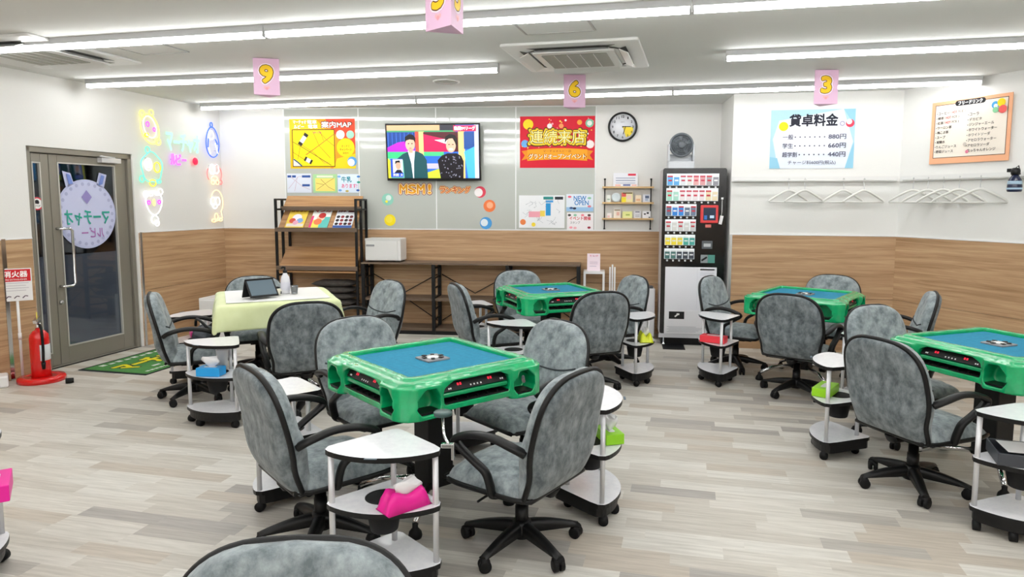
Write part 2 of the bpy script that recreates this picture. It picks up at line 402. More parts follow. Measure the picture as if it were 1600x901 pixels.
# dark corridor outside the door
b = MB(); p, u, n, ang = wf('L2')
b.bb(-.6, 2.2, .10, 1.7, -.06, -.04); b.bb(-.6, 2.2, 1.7, 1.75, -.05, 2.6); b.bb(-.65, -.6, .13, 1.75, -.05, 2.6); b.bb(2.2, 2.25, .13, 1.75, -.05, 2.6); b.bb(-.6, 2.2, .13, 1.75, 2.6, 2.65)
o = b.build('exterior', mat('dark_corridor', '#20222a', .6, noise=('#2c2f39', 2, (1, 1, 6)))); o.location = wp('L2', LA, 0, 0); o.rotation_euler = (0, 0, ang); struct(o)

# ------------------------------------------------------------------ ceiling lights
LEDM = mat('led_diffuser', '#ffffff', .5, emit=LED)
HOUS = mat('light_housing', '#c4c6c8', .4)
def light_bar(x0, y0, x1, y1, label, vis=True):
    v = Vector((x1-x0, y1-y0)); Lh = v.length
    t = thing('ceiling_light', label, 'light', (x0, y0, HC), math.atan2(v.y, v.x), 'ceiling LED bars')
    b = MB(); b.bb(0, Lh, -.034, .034, -.042, 0); b.bb(0, .01, -.03, .03, -.076, -.03); b.bb(Lh-.01, Lh, -.03, .03, -.076, -.03); b.build('housing', HOUS, t)
    b = MB(); pr = [(-.028, 0), (.028, 0), (.028, -.016), (.018, -.03), (-.018, -.03), (-.028, -.016)]
    Mx = Matrix(((0, 0, 1, .012), (1, 0, 0, 0), (0, 1, 0, -.0425), (0, 0, 0, 1)))
    b.prism(pr, 0, Lh-.024, Mx); b.build('diffuser', LEDM, t)
    return t
def run(x0, y0, x1, y1, n, labels):
    for i in range(n):
        g = .004
        ta, tb = i/n, (i+1)/n
        light_bar(x0+(x1-x0)*ta, y0+(y1-y0)*ta, x0+(x1-x0)*tb-g, y0+(y1-y0)*tb, labels[i])
run(-3.954, 8.298, 4.107, 6.359, 3, ['slim LED bar light along the TV wall, end next to the door wall', 'slim LED bar light along the TV wall, middle of that row', 'slim LED bar light along the TV wall, end above the price poster'])
run(-4.289, 6.714, -.278, 5.855, 2, ['slim LED bar light by the number nine sign, door wall half', 'slim LED bar light ending beside the ceiling speaker and air conditioner'])
run(1.484, 5.365, 4.45, 4.66, 1, ['slim LED bar light on the drinks menu side, past the number three sign'])
run(-4.45, 5.275, 3.6, 3.42, 3, ['long slim LED bar light crossing the first air conditioner cassette', 'slim LED bar light passing behind the number five sign', 'slim LED bar light passing out of view past the ceiling hatch'])
for k in (1, 2, 3, 4):
    y = 4.35-1.75*k
    run(-4.3-.2*k, y+.9, 4.6+.3*k, y-.9, 2, ['slim LED bar light in ceiling row %s behind the camera, door half' % 'abcd'[k-1], 'slim LED bar light in ceiling row %s behind the camera, menu half' % 'abcd'[k-1]])

# ------------------------------------------------------------------ ceiling cassettes, hatches, speaker
GRILL = mat('return_grille', '#a9aaa2', .6, noise=('#9b9c94', 220, (1, 1, 1)))
ACW = mat('cassette_plastic', '#e0e1df', .4)
def cassette(x, y, rz, label):
    t = thing('air_conditioner', label, 'air conditioner', (x, y, HC), rz, None)
    b = MB(); b.prism(rrect(1.02, 1.02, .03), -.022, 0); b.build('cover_panel', ACW, t, bevel=.008)
    b = MB(); b.prism(rrect(.62, .62, .03), -.045, -.02); b.build('return_frame', ACW, t, bevel=.006)
    b = MB(); b.prism(rrect(.5, .5, .01), -.049, -.044); b.mi = 1
    for i in range(5): b.bb(-.25+.1*i-.003+.0, -.25+.1*i+.003, -.25, .25, -.052, -.048)
    b.build('return_grille', [GRILL, ACW], t)
    for i in range(4):
        R = Matrix.Rotation(i*PI/2, 4, 'Z')
        b = MB(); b.prism([(-.33, .40), (.33, .40), (.25, .335), (-.25, .335)], -.024, -.0225, R); sl = b.build('air_slot', FRD, t)
        b = MB(); b.box((0, 0, 0), (.56, .075, .006), M=Matrix.Rotation(math.radians(-24), 4, 'X'))
        f = b.build('louver', ACW, t); f.matrix_local = R @ Matrix.Translation((0, .378, -.045))
        b = MB(); b.tube([R @ Vector((.44*math.cos(q), .44*math.sin(q), -.024)) for q in (PI/4-.28, PI/4-.14, PI/4, PI/4+.14, PI/4+.28)], .006, 6)
        b.build('corner_slot', FRD, t)
    return t
cassette(.37, 5.515, math.radians(-13.8), 'square ceiling air conditioner above the number six sign')
cassette(-3.87, 5.46, math.radians(-13.8), 'square ceiling air conditioner by the door wall')
def hatch(x, y, rz, wx, wy, label):
    t = thing('access_hatch', label, 'ceiling hatch', (x, y, HC), rz)
    b = MB(); b.bb(-wx/2, wx/2, -wy/2, wy/2, -.004, 0); b.build('hatch_board', CEIL, t)
    b = MB(); q = .014
    for s in (-1, 1): b.bb(s*wx/2-q/2, s*wx/2+q/2, -wy/2, wy/2, -.007, 0); b.bb(-wx/2, wx/2, s*wy/2-q/2, s*wy/2+q/2, -.007, 0)
    b.build('hatch_frame', mat('hatch_frame_grey', '#a7a8a6', .4, metal=.4), t)
hatch(.13, 4.56, math.radians(-15), .48, .47, 'square access hatch in the ceiling between light bar and air conditioner')
hatch(-2.93, 5.29, math.radians(-14), .42, .42, 'square access hatch beside the air conditioner near the door wall')
t = thing('ceiling_speaker', 'round flush speaker grille in the ceiling between two light bars', 'speaker', (-.83, 6.72, HC))
b = MB(); b.lathe([(.13, 0), (.13, -.006), (.112, -.012), (.11, -.008), (.11, 0)], 32, cap=False); b.build('speaker_rim', ACW, t)
b = MB(); b.lathe([(.11, -.004), (.11, -.010), (.02, -.013)], 32); b.build('speaker_mesh', GRILL, t)

# ------------------------------------------------------------------ office chair
def smooth_path(pts, n=6):
    P = [Vector(p) for p in pts]; out = []
    for i in range(len(P)-1):
        p0 = P[max(i-1, 0)]; p1 = P[i]; p2 = P[i+1]; p3 = P[min(i+2, len(P)-1)]
        for k in range(n):
            t = k/n; out.append(.5*((2*p1)+(p2-p0)*t+(2*p0-5*p1+4*p2-p3)*t*t+(3*p1-p0-3*p2+p3)*t**3))
    out.append(P[-1]); return out
BZ0, BZ1 = .325, .872
def back_hw(v):
    base = .236 + .032*math.sin(min(1, v/.60)*PI/2)**2
    base -= .012*math.exp(-((v-.20)/.13)**2)
    vc = .62
    if v > vc: base *= max(0., 1-((v-vc)/(1-vc))**2.9)**(1/2.9)
    base *= 1-.07*max(0, (v-.45)/.55)
    if v < .08: base *= (1-((.08-v)/.08)**2.5*.2)
    return base
def back_yz(v):
    z = BZ0 + (BZ1-BZ0)*v
    y = -.165 - .055*math.sin(min(v/.42, 1)*PI/2) - .085*max(0, v-.34)**1.15/.66**1.15
    return y, z
def back_panel(front):
    NU, NV = 20, 26; b = MB(); s = 1 if front else -1
    vs_ = [1-(1-j/NV)**1.35 for j in range(NV+1)]
    def pt(u, v, d):
        y, z = back_yz(v); hw = max(back_hw(v), .004)*(1.012 if front else .985)
        return Vector((u*hw, y + s*d, z + (.006*v if front else -.004*v)))
    rows = []
    for v in vs_:
        row = []
        for i in range(NU+1):
            u = -1+2*i/NU
            e = max(0., (1-abs(u)**5.5))**.45*max(0., 1-abs(2*v-1)**9)**.45
            if front:
                T = .062*(.75+.35*math.exp(-((v-.35)/.25)**2))
                sv = .50 + .085*u*u
                d = .024 + T*e*(1-.10*math.exp(-((v-sv)/.05)**2)) - .018*math.exp(-(u/.5)**2)*e*(v > .2)
            else:
                T = .040*(1+.5*math.exp(-((v-.28)/.2)**2)); d = .004 + T*e
            row.append(pt(u, v, d))
        rows.append(row)
    b.grid(rows)
    edge = [[pt(-1+2*i/NU, v, -.006) for i in range(NU+1)] for v in vs_]
    b.grid(edge)
    # close the rim between the two sheets
    def ring(g): return g[0] + [r[-1] for r in g[1:]] + list(reversed(g[-1][:-1])) + [r[0] for r in reversed(g[1:-1])]
    r1, r2 = ring(rows), ring(edge); b.grid([r1, r2], close_u=True)
    if front:
        b.mi = 1
        pts = []
        for i in range(1, NU):
            u = -1+2*i/NU; v = .50+.085*u*u
            e = max(0., (1-abs(u)**5.5))**.45*max(0., 1-abs(2*v-1)**9)**.45; T = .062*(.75+.35*math.exp(-((v-.35)/.25)**2))
            d = .0255 + T*e*.90 - .018*math.exp(-(u/.5)**2)*e; pts.append(pt(u, v, d))
        b.tube(pts, .0055, 6)
    return b
def make_chair():
    t = thing('office_chair', 'chair', 'office chair')
    o = back_panel(True).build('backrest_cushion', [FABRIC, SEAM], t, weld=True)
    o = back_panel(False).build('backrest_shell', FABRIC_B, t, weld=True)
    NV = 30; P = []
    for j in range(NV+1):
        v = j/NV; v = 1-(1-v)**1.6; y, z = back_yz(v); P.append((-back_hw(v)-.001, y, z))
    Q = [(-x, y, z) for x, y, z in reversed(P)]
    b = MB(); b.tube(P+Q[1:], .0125, 8); b.build('piping', BLACK, t)
    # seat
    b = MB(); NU, NV = 16, 18; rows = []; und = []
    for j in range(NV+1):
        v = j/NV; yy = -.20 + .475*v; row = []; ur = []
        hw = .243*(1-.10*max(0, (v-.7)/.3)**2.2)*(1-.12*max(0, (.2-v)/.2)**2)
        for i in range(NU+1):
            u = -1+2*i/NU
            e = max(0, 1-abs(u)**5)**.5*max(0, 1-abs(2*v-1)**9)**.5
            z = .352 + .075*e + .006*math.cos(u*2)*e - .02*max(0, v-.75)/.25*e
            z -= .006*math.exp(-((abs(u)-.62)/.05)**2)*(v > .15) + .006*math.exp(-((v-.78)/.03)**2)
            row.append(Vector((u*hw, yy, z))); ur.append(Vector((u*hw, yy, .337)))
        rows.append(row); und.append(ur)
    b.grid(rows); b.grid(und)
    def ring(g): return g[0] + [r[-1] for r in g[1:]] + list(reversed(g[-1][:-1])) + [r[0] for r in reversed(g[1:-1])]
    r1 = ring(rows); b.grid([r1, ring(und)], close_u=True)
    b.build('seat', FABRIC, t, weld=True)
    b = MB(); b.loop([Vector((p.x*1.01, p.y, .345)) for p in r1], .012, 8); b.bb(-.2, .2, -.17, .22, .318, .338); b.build('seat_pan', BLACK, t)
    b = MB(); b.bb(-.07, .07, -.1, .11, .285, .32); b.tube([(-.06, .05, .30), (-.2, .06, .295), (-.25, .06, .292)], .006, 8); b.tube([(0, -.1, .30), (0, -.17, .30), (0, -.185, .33)], .02, 8, flat=1.8); b.build('tilt_mechanism', BLACKM, t, bevel=.006)
    for s in (-1, 1):
        b = MB()
        path = smooth_path([(s*.262, -.205, .565), (s*.292, -.16, .595), (s*.298, -.06, .618), (s*.298, .04, .612), (s*.296, .12, .588), (s*.292, .15, .567), (s*.29, .135, .545), (s*.286, .05, .492), (s*.278, -.005, .452), (s*.268, -.022, .40), (s*.25, -.022, .345), (s*.20, -.022, .325)], 5)
        n = len(path); b.tube(path, [.017 if i < n*.55 else .0155 for i in range(n)], 10, flat=1.55); b.build('armrest', BLACK, t)
    b = MB(); b.lathe([(.031, .10), (.031, .20), (.027, .20), (.027, .262), (.02, .262), (.02, .29)], 18); b.build('gas_column', BLACK, t)
    b = MB(); b.lathe([(.05, .055), (.055, .09), (.045, .125), (.034, .135)], 20)
    cs = []
    for k in range(5):
        a = PI/2 + 2*PI*k/5 + .3; d = Vector((math.cos(a), math.sin(a), 0)); nn = Vector((-d.y, d.x, 0))
        sec = []
        for q in range(7):
            f = q/6; r = .03+.255*f; hw = .030-.008*f; zt = .128-.055*f**1.6; zb = .075-.012*f+.0*f
            c = d*r; sec.append([c+nn*hw+Vector((0, 0, zb)), c+nn*hw*.9+Vector((0, 0, zt-.012)), c+nn*hw*.5+Vector((0, 0, zt)), c-nn*hw*.5+Vector((0, 0, zt)), c-nn*hw*.9+Vector((0, 0, zt-.012)), c-nn*hw+Vector((0, 0, zb))])
        b.grid(sec, close_u=True); b.bm.faces.new([b.bm.verts[:][-6+i] for i in range(6)])
        cs.append((d*.272, a))
    base = b.build('star_base', BLACK, t)
    for c, a in cs:
        m = MB(); al = a+.7+random.random(); ax = Vector((math.cos(al), math.sin(al), 0))
        for s in (-1, 1):
            cc = c + ax*s*.015 + Vector((0, 0, .028)); m.tube([cc-ax*.011, cc-ax*.008, cc+ax*.008, cc+ax*.011], [.022, .028, .028, .022], 16)
        m.tube([c+Vector((0, 0, .03)), c+Vector((0, 0, .075))], .012, 8); m.tube([c-ax*.024+Vector((0, 0, .045)), c+ax*.024+Vector((0, 0, .045))], .02, 12)
        m.build('caster', RUBBER, base)
    return t

# tables: centre x, y, yaw of a corner, and the sign word used in labels
TB = {'nine': (-2.165, 5.71, -.35), 'five': (-.52, 3.52, -.081), 'six': (.182, 6.356, -.409), 'three': (2.475, 6.107, .112), 'menu': (2.747, 3.938, -.429)}
chair0 = make_chair(); chair_used = [False]
def chair(tb, q, label, dist=.63, dyaw=0., side=0., dx=0., dy=0.):
    x, y, a = TB[tb]; t = a + {'NE': PI/4, 'NW': 3*PI/4, 'SW': -3*PI/4, 'SE': -PI/4}[q]
    px, py = x+dist*math.cos(t)-side*math.sin(t), y+dist*math.sin(t)+side*math.cos(t)
    put_chair(px+dx, py+dy, t+PI/2+dyaw, label)
def put_chair(px, py, rz, label):
    if not chair_used[0]:
        chair_used[0] = True; chair0.location = (px, py, 0); chair0.rotation_euler = (0, 0, rz); chair0['label'] = label; chair0['group'] = 'grey office chairs'
    else: dup(chair0, (px, py, 0), rz, label, 'grey office chairs')
chair('five', 'SW', 'grey suede office chair on the door side of the pink tissue cart, seen from behind')
chair('five', 'SE', 'grey suede office chair with open armrest loop between pink and green tissue carts', dx=.07, dyaw=.26)
chair('five', 'NE', 'grey suede office chair facing us behind the front green table, clock side')
chair('five', 'NW', 'grey suede office chair facing us behind the front green table, door side')
chair('nine', 'SW', 'grey suede office chair beside the door mat with a dark bag on its seat')
chair('nine', 'SE', 'grey suede office chair with its back to us at the cloth covered table', dx=.15)
chair('nine', 'NE', 'grey suede office chair at the cloth covered table, in front of the low shelf', dist=.73, dyaw=.3)
chair('nine', 'NW', 'grey suede office chair behind the tablet on the cloth covered table, by the corner', dx=-.13)
chair('six', 'SW', 'grey suede office chair seen side-on before the low shelf, under sign six')
chair('six', 'SE', 'grey suede office chair with its back to us beside the yellow tissue cart', dx=.06)
chair('six', 'NE', 'grey suede office chair in front of the white panel near the vending machine')
chair('six', 'NW', 'grey suede office chair behind the table under sign six, against the low shelf')
chair('three', 'NW', 'grey suede office chair in front of the vending machine')
chair('three', 'SW', 'grey suede office chair with its back to us beside the red tissue cart', dx=.15)
chair('three', 'NE', 'grey suede office chair against the oak wall below the price poster')
chair('three', 'SE', 'grey suede office chair by the wall outlet, at the table under sign three', dist=.72, dyaw=.25)
chair('menu', 'SW', 'large grey suede office chair with its back to us beside the lime tissue cart')
chair('menu', 'NW', 'grey suede office chair facing us behind the table cut by the picture edge')
put_chair(-.485, 1.10, PI+.06, 'grey suede office chair of which only the rounded top of the backrest shows')

# ------------------------------------------------------------------ automatic mahjong table
def make_table_body():
    def solid(polys):
        b = MB()
        for f in polys: f(b)
        bmesh.ops.recalc_face_normals(b.bm, faces=b.bm.faces)
        me = bpy.data.meshes.new('tmp'); b.bm.to_mesh(me); b.bm.free(); o = bpy.data.objects.new('tmp', me); COL.objects.link(o); return o
    extra = []
    def octo(h, c): return [(h, -h+c), (h, h-c), (h-c, h), (-h+c, h), (-h, h-c), (-h, -h+c), (-h+c, -h), (h-c, -h)]
    base = solid([lambda b: b.prism(octo(.410, .055), .628, .776)])
    for hw_, zz in ((.392, .786), (.366, .799)):
        m = base.modifiers.new('join', 'BOOLEAN'); m.operation = 'UNION'; m.solver = 'EXACT'
        m.object = solid([lambda b: b.prism(octo(hw_, .03), .65, zz)]); extra.append(m.object)
    for i in range(4):
        R4 = Matrix.Rotation(i*PI/2, 4, 'Z')
        m = base.modifiers.new('join', 'BOOLEAN'); m.operation = 'UNION'; m.solver = 'EXACT'
        m.object = solid([lambda b: b.prism([(.20, -.408), (.225, -.430), (.345, -.430), (.388, -.412), (.412, -.388), (.430, -.345), (.430, -.225), (.408, -.20), (.30, -.20), (.20, -.30)], .612, .768, R4)]); extra.append(m.object)
    cut = [lambda b: b.prism([(-.322, -.322), (.322, -.322), (.322, .322), (-.322, .322)], .762, .9),
           lambda b: b.prism(octo(.28, .02), .5, .72)]
    def side(b, R):
        arch = [(-.19, .660), (.19, .660), (.197, .71), (.185, .742), (.14, .764), (-.14, .764), (-.185, .742), (-.197, .71)]
        Mx = R @ Matrix(((1, 0, 0, 0), (0, 0, 1, 0), (0, 1, 0, 0), (0, 0, 0, 1)))
        b.prism(arch, -.5, -.30, Mx)
        for s in (-1, 1):
            pk = [(s*.235, .636), (s*.325, .636), (s*.345, .665), (s*.342, .715), (s*.30, .754), (s*.245, .750), (s*.222, .71), (s*.216, .665)]
            if s < 0: pk = pk[::-1]
            b.prism(pk, -.5, -.335, Mx)
    cutters = [solid([c]) for c in cut]
    for i in range(4):
        R = Matrix.Rotation(i*PI/2, 4, 'Z'); cutters.append(solid([lambda b, R=R: side(b, R)]))
    for c in cutters:
        m = base.modifiers.new('cut', 'BOOLEAN'); m.object = c; m.operation = 'DIFFERENCE'; m.solver = 'EXACT'
    m = base.modifiers.new('remesh', 'REMESH'); m.mode = 'VOXEL'; m.voxel_size = .0065; m.use_smooth_shade = True
    m = base.modifiers.new('smooth', 'SMOOTH'); m.iterations = 4; m.factor = .5
    tx = bpy.data.textures.new('vinyl_wrinkle', 'CLOUDS'); tx.noise_scale = .09
    m = base.modifiers.new('wrinkle', 'DISPLACE'); m.texture = tx; m.strength = .006; m.mid_level = .5; m.texture_coords = 'LOCAL'
    me = bpy.data.meshes.new_from_object(base.evaluated_get(bpy.context.evaluated_depsgraph_get()))
    for o in [base]+cutters+extra: bpy.data.objects.remove(o)
    me.materials.clear(); me.materials.append(GREEN); me.name = 'table_cover'
    for p in me.polygons: p.use_smooth = True
    return me
def make_table():
    t = thing('mahjong_table', 'table', 'table')
    o = bpy.data.objects.new('vinyl_cover', make_table_body()); COL.objects.link(o); o.parent = t
    b = MB(); b.bb(-.323, .323, -.323, .323, .755, .7765); b.mi = 1
    for q in (.16, .20, .255):
        for i in range(4):
            R = Matrix.Rotation(i*PI/2, 4, 'Z')
            if q < .18 or q > .25: b._new([R @ Vector(p) for p in ((-q, -q-.0012, .7769), (q, -q-.0012, .7769), (q, -q+.0012, .7769), (-q, -q+.0012, .7769))], [(0, 1, 2, 3)])
    b.build('playing_mat', [FELT, FELT_L], t)
    d = MB(); d.prism(rrect(.135, .135, .008), .776, .786); u = d.build('dice_unit', mat('dice_unit_grey', '#7f8488', .35), t, bevel=.003)
    d = MB(); d.lathe([(.036, .786), (.036, .788), (.022, .793), (0.002, .795)], 24); d.mi = 1
    for k in range(6):
        a = PI/3*k; d.box((.05*math.cos(a), .05*math.sin(a), .7905), (.022, .02, .004), a)
    d.build('dice_dome', [mat('dome_white', '#dfe3e4', .15), BLACK], u)
    for i in range(4):
        R = Matrix.Rotation(i*PI/2, 4, 'Z')
        b = MB()
        # control panel: sloped black strip with lamps
        Ms = R @ Matrix.Translation((0, -.378, .737)) @ Matrix.Rotation(math.radians(-32), 4, 'X')
        b.box((0, 0, 0), (.375, .006, .054), M=Matrix.Identity(4)); 
        for v in b.bm.verts: v.co = Ms @ v.co
        b.mi = 1
        for x in (-.10, -.085, .08, .095):
            vs = b._new([Ms @ Vector((x+dx, -.0035, dz)) for dx, dz in ((-.005, -.006), (.005, -.006), (.005, .007), (-.005, .007))], [(0, 1, 2, 3)])
        b.mi = 2
        for x in (-.155, -.145, .15, .162, -.03, -.01, .01, .03):
            vs = b._new([Ms @ Vector((x+dx, -.0036, dz-.015)) for dx, dz in ((-.004, -.004), (.004, -.004), (.004, .004), (-.004, .004))], [(0, 1, 2, 3)])
        b.build('control_panel', [BLACK, glow('#e8203c', .9), WHITEP], t)
        b = MB(); b.box(R @ Vector((0, -.36, .698)), (.385, .07, .022), i*PI/2); b.build('drawer_rail', GREEN_D, t, bevel=.006)
        b = MB(); b.box(R @ Vector((0, -.365, .664)), (.375, .085, .008), i*PI/2)
        for x in (-.12, -.06, 0, .06, .12): b.box(R @ Vector((x, -.365, .672)), (.004, .08, .014), i*PI/2)
        b.build('stick_tray', BLACK, t)
        for s in (-1, 1):
            b = MB(); b.box(R @ Vector((s*.282, -.38, .642)), (.12, .085, .012), i*PI/2); b.build('pocket_tray', BLACK, t)
    b = MB(); b.bb(-.2, .2, -.2, .2, .585, .66); b.build('machine_case', BLACK, t, bevel=.01)
    b = MB(); b.bb(-.075, .075, -.075, .075, .10, .59); b.build('pedestal', BLACKM, t, bevel=.006)
    for i in range(4):
        R = Matrix.Rotation(PI/4+i*PI/2, 4, 'Z'); b = MB()
        b.tube([R @ Vector((.05, 0, .13)), R @ Vector((.28, 0, .115)), R @ Vector((.40, 0, .07))], .017, 12)
        f = b.build('foot_tube', CHROME, t); b = MB()
        c = R @ Vector((.405, 0, 0)); b.lathe([(.03, 0.0), (.034, .012), (.03, .03), (.014, .05), (.014, .07)], 16, c); b.build('foot_pad', RUBBER, f)
    return t
TLAB = {'five': 'green vinyl covered table with blue mat just behind the pink tissue cart',
        'six': 'green vinyl covered table with blue mat before the low shelf, under sign six',
        'three': 'green vinyl covered table with blue mat below the price poster',
        'menu': 'green vinyl covered table cut off by the picture edge, drinks menu side',
        'nine': 'green mahjong table hidden under a pale green cloth beside the entrance'}
table0 = None
for k, (x, y, a) in TB.items():
    if table0 is None:
        table0 = make_table(); table0.location = (x, y, 0); table0.rotation_euler = (0, 0, a+PI/4); table0['label'] = TLAB[k]; table0['group'] = 'mahjong tables'
    else: dup(table0, (x, y, 0), a+PI/4, TLAB[k], 'mahjong tables')

# ------------------------------------------------------------------ three-tier corner carts
def sector(R=.365, r=.05, n=14):
    """quarter-round plate, apex at origin, bulging to -y, corners softened"""
    a0, a1 = -PI/2-PI/4, -PI/2+PI/4
    ap = [(.03*math.cos(q), -.04+.03*math.sin(q)) for q in (PI/2+PI/4, PI/2, PI/2-PI/4)]
    p = [(x, y) for x, y in reversed(ap)]
    def corner(a, s):
        c = Vector((math.cos(a), math.sin(a))); t = Vector((-c.y, c.x))*s
        return [c*(R-r*1.6), c*(R-r*.6)+t*.006, c*(R-r*.12)+t*.03]
    L_ = corner(a0, 1); R_ = corner(a1, -1)
    arc = [(R*1.0*math.cos(a0+.16+(a1-a0-.32)*k/n), R*1.0*math.sin(a0+.16+(a1-a0-.32)*k/n)) for k in range(n+1)]
    pts = [ap[0]] + [(v.x, v.y) for v in L_] + arc + [(v.x, v.y) for v in reversed(R_)] + [ap[2], ap[1]]
    return pts
SECT = sector()
EDGE = mat('black_edging', '#0c0d0f', .4, spec=.35)
def make_cart():
    t = thing('side_cart', 'cart', 'cart')
    for nm, z, hole in (('top_shelf', .575, 0), ('middle_shelf', .345, 1), ('bottom_shelf', .098, 0)):
        b = MB(); b.mi = 0; b.prism(SECT, z, z+.022, side_mi=1); sh = b.build(nm, [WHITEL, EDGE], t)
        if nm == 'top_shelf':
            b = MB(); b.box((-.02, -.375, z+.0232), (.05, .012, .0024)); b.build('table_clip_mark', mat('clip_blue_grey', '#5a6a78', .4), sh)
        if hole:
            b = MB(); b.lathe([(.078, z+.0222), (.078, z+.0232), (.070, z+.0232), (.066, z-.0), ], 28, (-.015, -.2, 0)); 
            b.lathe([(.072, z+.0226), (.071, z+.0228)], 28, (-.015, -.2, 0))
            b.lathe([(.072, z-.002), (.07, z-.05), (.058, z-.115), (.055, z-.118)], 24, (-.015, -.2, 0)); b.build('waste_cup', RUBBER, sh)
    b = MB(); b.prism([(x*.93, y*.93-.01) for x, y in SECT], .048, .098); bs = b.build('base_skirt', EDGE, t)
    for (x, y) in ((-.2, -.27), (.2, -.27), (0, -.09), (-.06, -.33)):
        c = MB(); c.tube([(x-.016, y, .025), (x+.016, y, .025)], .025, 14); c.tube([(x, y, .025), (x, y, .055)], .01, 8); c.build('caster', RUBBER, bs)
    for (x, y) in ((-.215, -.262), (.215, -.262), (0, -.085)):
        b = MB(); b.cyl((x, y, .115), (x, y, .58), .0125, 14); b.build('post', SATIN, t)
    return t
cart0 = make_cart(); cart_used = [False]; CARTS = {}
def cart(key, x, y, rz, label):
    global cart0
    if not cart_used[0]: cart_used[0] = True; t = cart0; t.location = (x, y, 0); t.rotation_euler = (0, 0, rz); t['label'] = label; t['group'] = 'white three-tier side carts'
    else: t = dup(cart0, (x, y, 0), rz, label, 'white three-tier side carts')
    CARTS[key] = (x, y, rz)
def tcart(key, tb, q, label, d=.6, da=0., side=0.):
    x, y, a = TB[tb]; t = a+{'R': 0, 'T': PI/2, 'L': PI, 'N': -PI/2}[q]
    cart(key, x+d*math.cos(t)-side*math.sin(t), y+d*math.sin(t)+side*math.cos(t), t+PI/2+da, label)
tcart('pink', 'five', 'N', 'white three-tier cart with pink tissue box and black waste cup, before the front table', .575, da=.05, side=-.03)
tcart('green', 'five', 'R', 'white three-tier cart with a green tissue box behind the open armrest chair', .63)
tcart('five_l', 'five', 'L', 'white three-tier cart half hidden behind the chair at the door side of the front table', .6)
tcart('five_t', 'five', 'T', 'white three-tier cart seen under the far corner of the front table', .6)
tcart('blue', 'nine', 'N', 'white three-tier cart with blue tissue box and white cup, by the cloth table', .66, side=.21)
tcart('mag2', 'nine', 'L', 'white three-tier cart behind the chair with the bag, by the door mat', .70)
tcart('six_n', 'six', 'N', 'white three-tier cart whose top shows just behind a chair, at the table under sign six', .6)
tcart('yellow', 'six', 'R', 'white three-tier cart with crumpled yellow tissue pack near the vending machine', .62)
tcart('six_l', 'six', 'L', 'white three-tier cart by the low shelf seen through an armrest', .6)
tcart('red', 'three', 'L', 'white three-tier cart with red tissue box before the vending machine', .60)
tcart('three_n', 'three', 'N', 'white three-tier cart top peeping out behind a chair under sign three', .66, side=.05)
tcart('lime', 'menu', 'L', 'white three-tier cart with lime green tissue box in the aisle', .64)
tcart('tray', 'menu', 'N', 'white three-tier cart with a dark tray and paper, cut by the picture edge', .62)
cart('magenta', -2.615, 2.68, PI/2+.05, 'white three-tier cart at the picture edge with a magenta tissue box sticking out')

# ------------------------------------------------------------------ tissue boxes and things on the carts
TISSUE = mat('tissue_paper', '#f4f4f6', .8, spec=.2)
def tissue(key, col, label, lx, ly, rz=0., size=(.2, .1, .055), tuft=True, tilt=0., z=None):
    cx, cy, cr = CARTS[key]; R = Matrix.Rotation(cr, 4, 'Z'); p = R @ Vector((lx, ly, 0))
    t = thing('tissue_box', label, 'tissue box', (cx+p.x, cy+p.y, .3695 if z is None else z), cr+rz, None)
    m = mat('tissue_box_'+col.lstrip('#'), col, .4, noise=(col, 1, (1, 1, 1)))
    b = MB(); w_, d_, h_ = size
    if tilt:   # soft pack with raised flaps
        rows = []
        for j in range(9):
            v = j/8; row = []
            for i in range(13):
                u = i/12; zz = h_*(1-.55*math.exp(-((v-.5)/.16)**2)+.15*math.sin(u*9))*min(1, 6*min(v, 1-v)+.0)*min(1, 8*min(u, 1-u)+.05)
                row.append(Vector(((u-.5)*w_, (v-.5)*d_, zz)))
            rows.append(row)
        b.grid(rows); b.grid([[Vector((p.x, p.y, 0)) for p in r] for r in rows]); bx = b.build('box', m, t, weld=True)
    else:
        b.box((0, 0, h_/2), size); bx = b.build('box', m, t, bevel=.004)
    b = MB(); b.prism(rrect(w_*.55, d_*.34, d_*.16), h_, h_+.001) if not tilt else b.prism(rrect(w_*.5, d_*.2, d_*.09), h_*.42, h_*.44); b.build('slot_film', mat('slot_film', '#e8e8ec', .3), t)
    if tuft:
        b = MB(); rows = []
        for j in range(8):
            v = j/7; rr = .012+.022*math.sin(v*2.2)+.006*v; row = []
            for k in range(12):
                a = 2*PI*k/12; q = rr*(1+.28*math.sin(3*a+v*4)); row.append(Vector((q*1.5*math.cos(a)+.012*v, q*.7*math.sin(a)-.01*v, h_*(.5 if tilt else 1)+v*.068+.012*math.sin(2*a)*v)))
            rows.append(row)
        b.grid(rows, close_u=True); b.bm.faces.new([b.bm.verts[:][-12+i] for i in range(12)]); b.build('tissue', TISSUE, t)
    return t
tissue('pink', '#f0189a', 'hot pink soft tissue pack with a white tissue sticking up on a cart', .09, -.29, .75, (.2, .11, .075), tilt=1)
tissue('green', '#8fd21e', 'bright green tissue box with white tissue, on the cart behind the armrest chair', .0, -.30, .35, (.17, .10, .055))
tissue('blue', '#1f9fe6', 'sky blue tissue pack with a white tissue on a cart by the cloth table', .02, -.29, .3, (.17, .10, .06))
tissue('mag2', '#ea3aa6', 'pink tissue box just showing behind the chair by the door mat', -.1, -.30, .9, (.18, .10, .055), tuft=False)
tissue('yellow', '#d6e021', 'crumpled yellow green tissue pack on a cart near the vending machine', .0, -.29, .4, (.2, .12, .08), tilt=1)
tissue('red', '#ee3a48', 'red tissue box lying on the cart before the vending machine', .06, -.27, .9, (.22, .11, .06), tuft=False)
tissue('lime', '#98d81c', 'lime green tissue box lying flat on the aisle cart', .0, -.28, -.25, (.22, .11, .055), tuft=False)
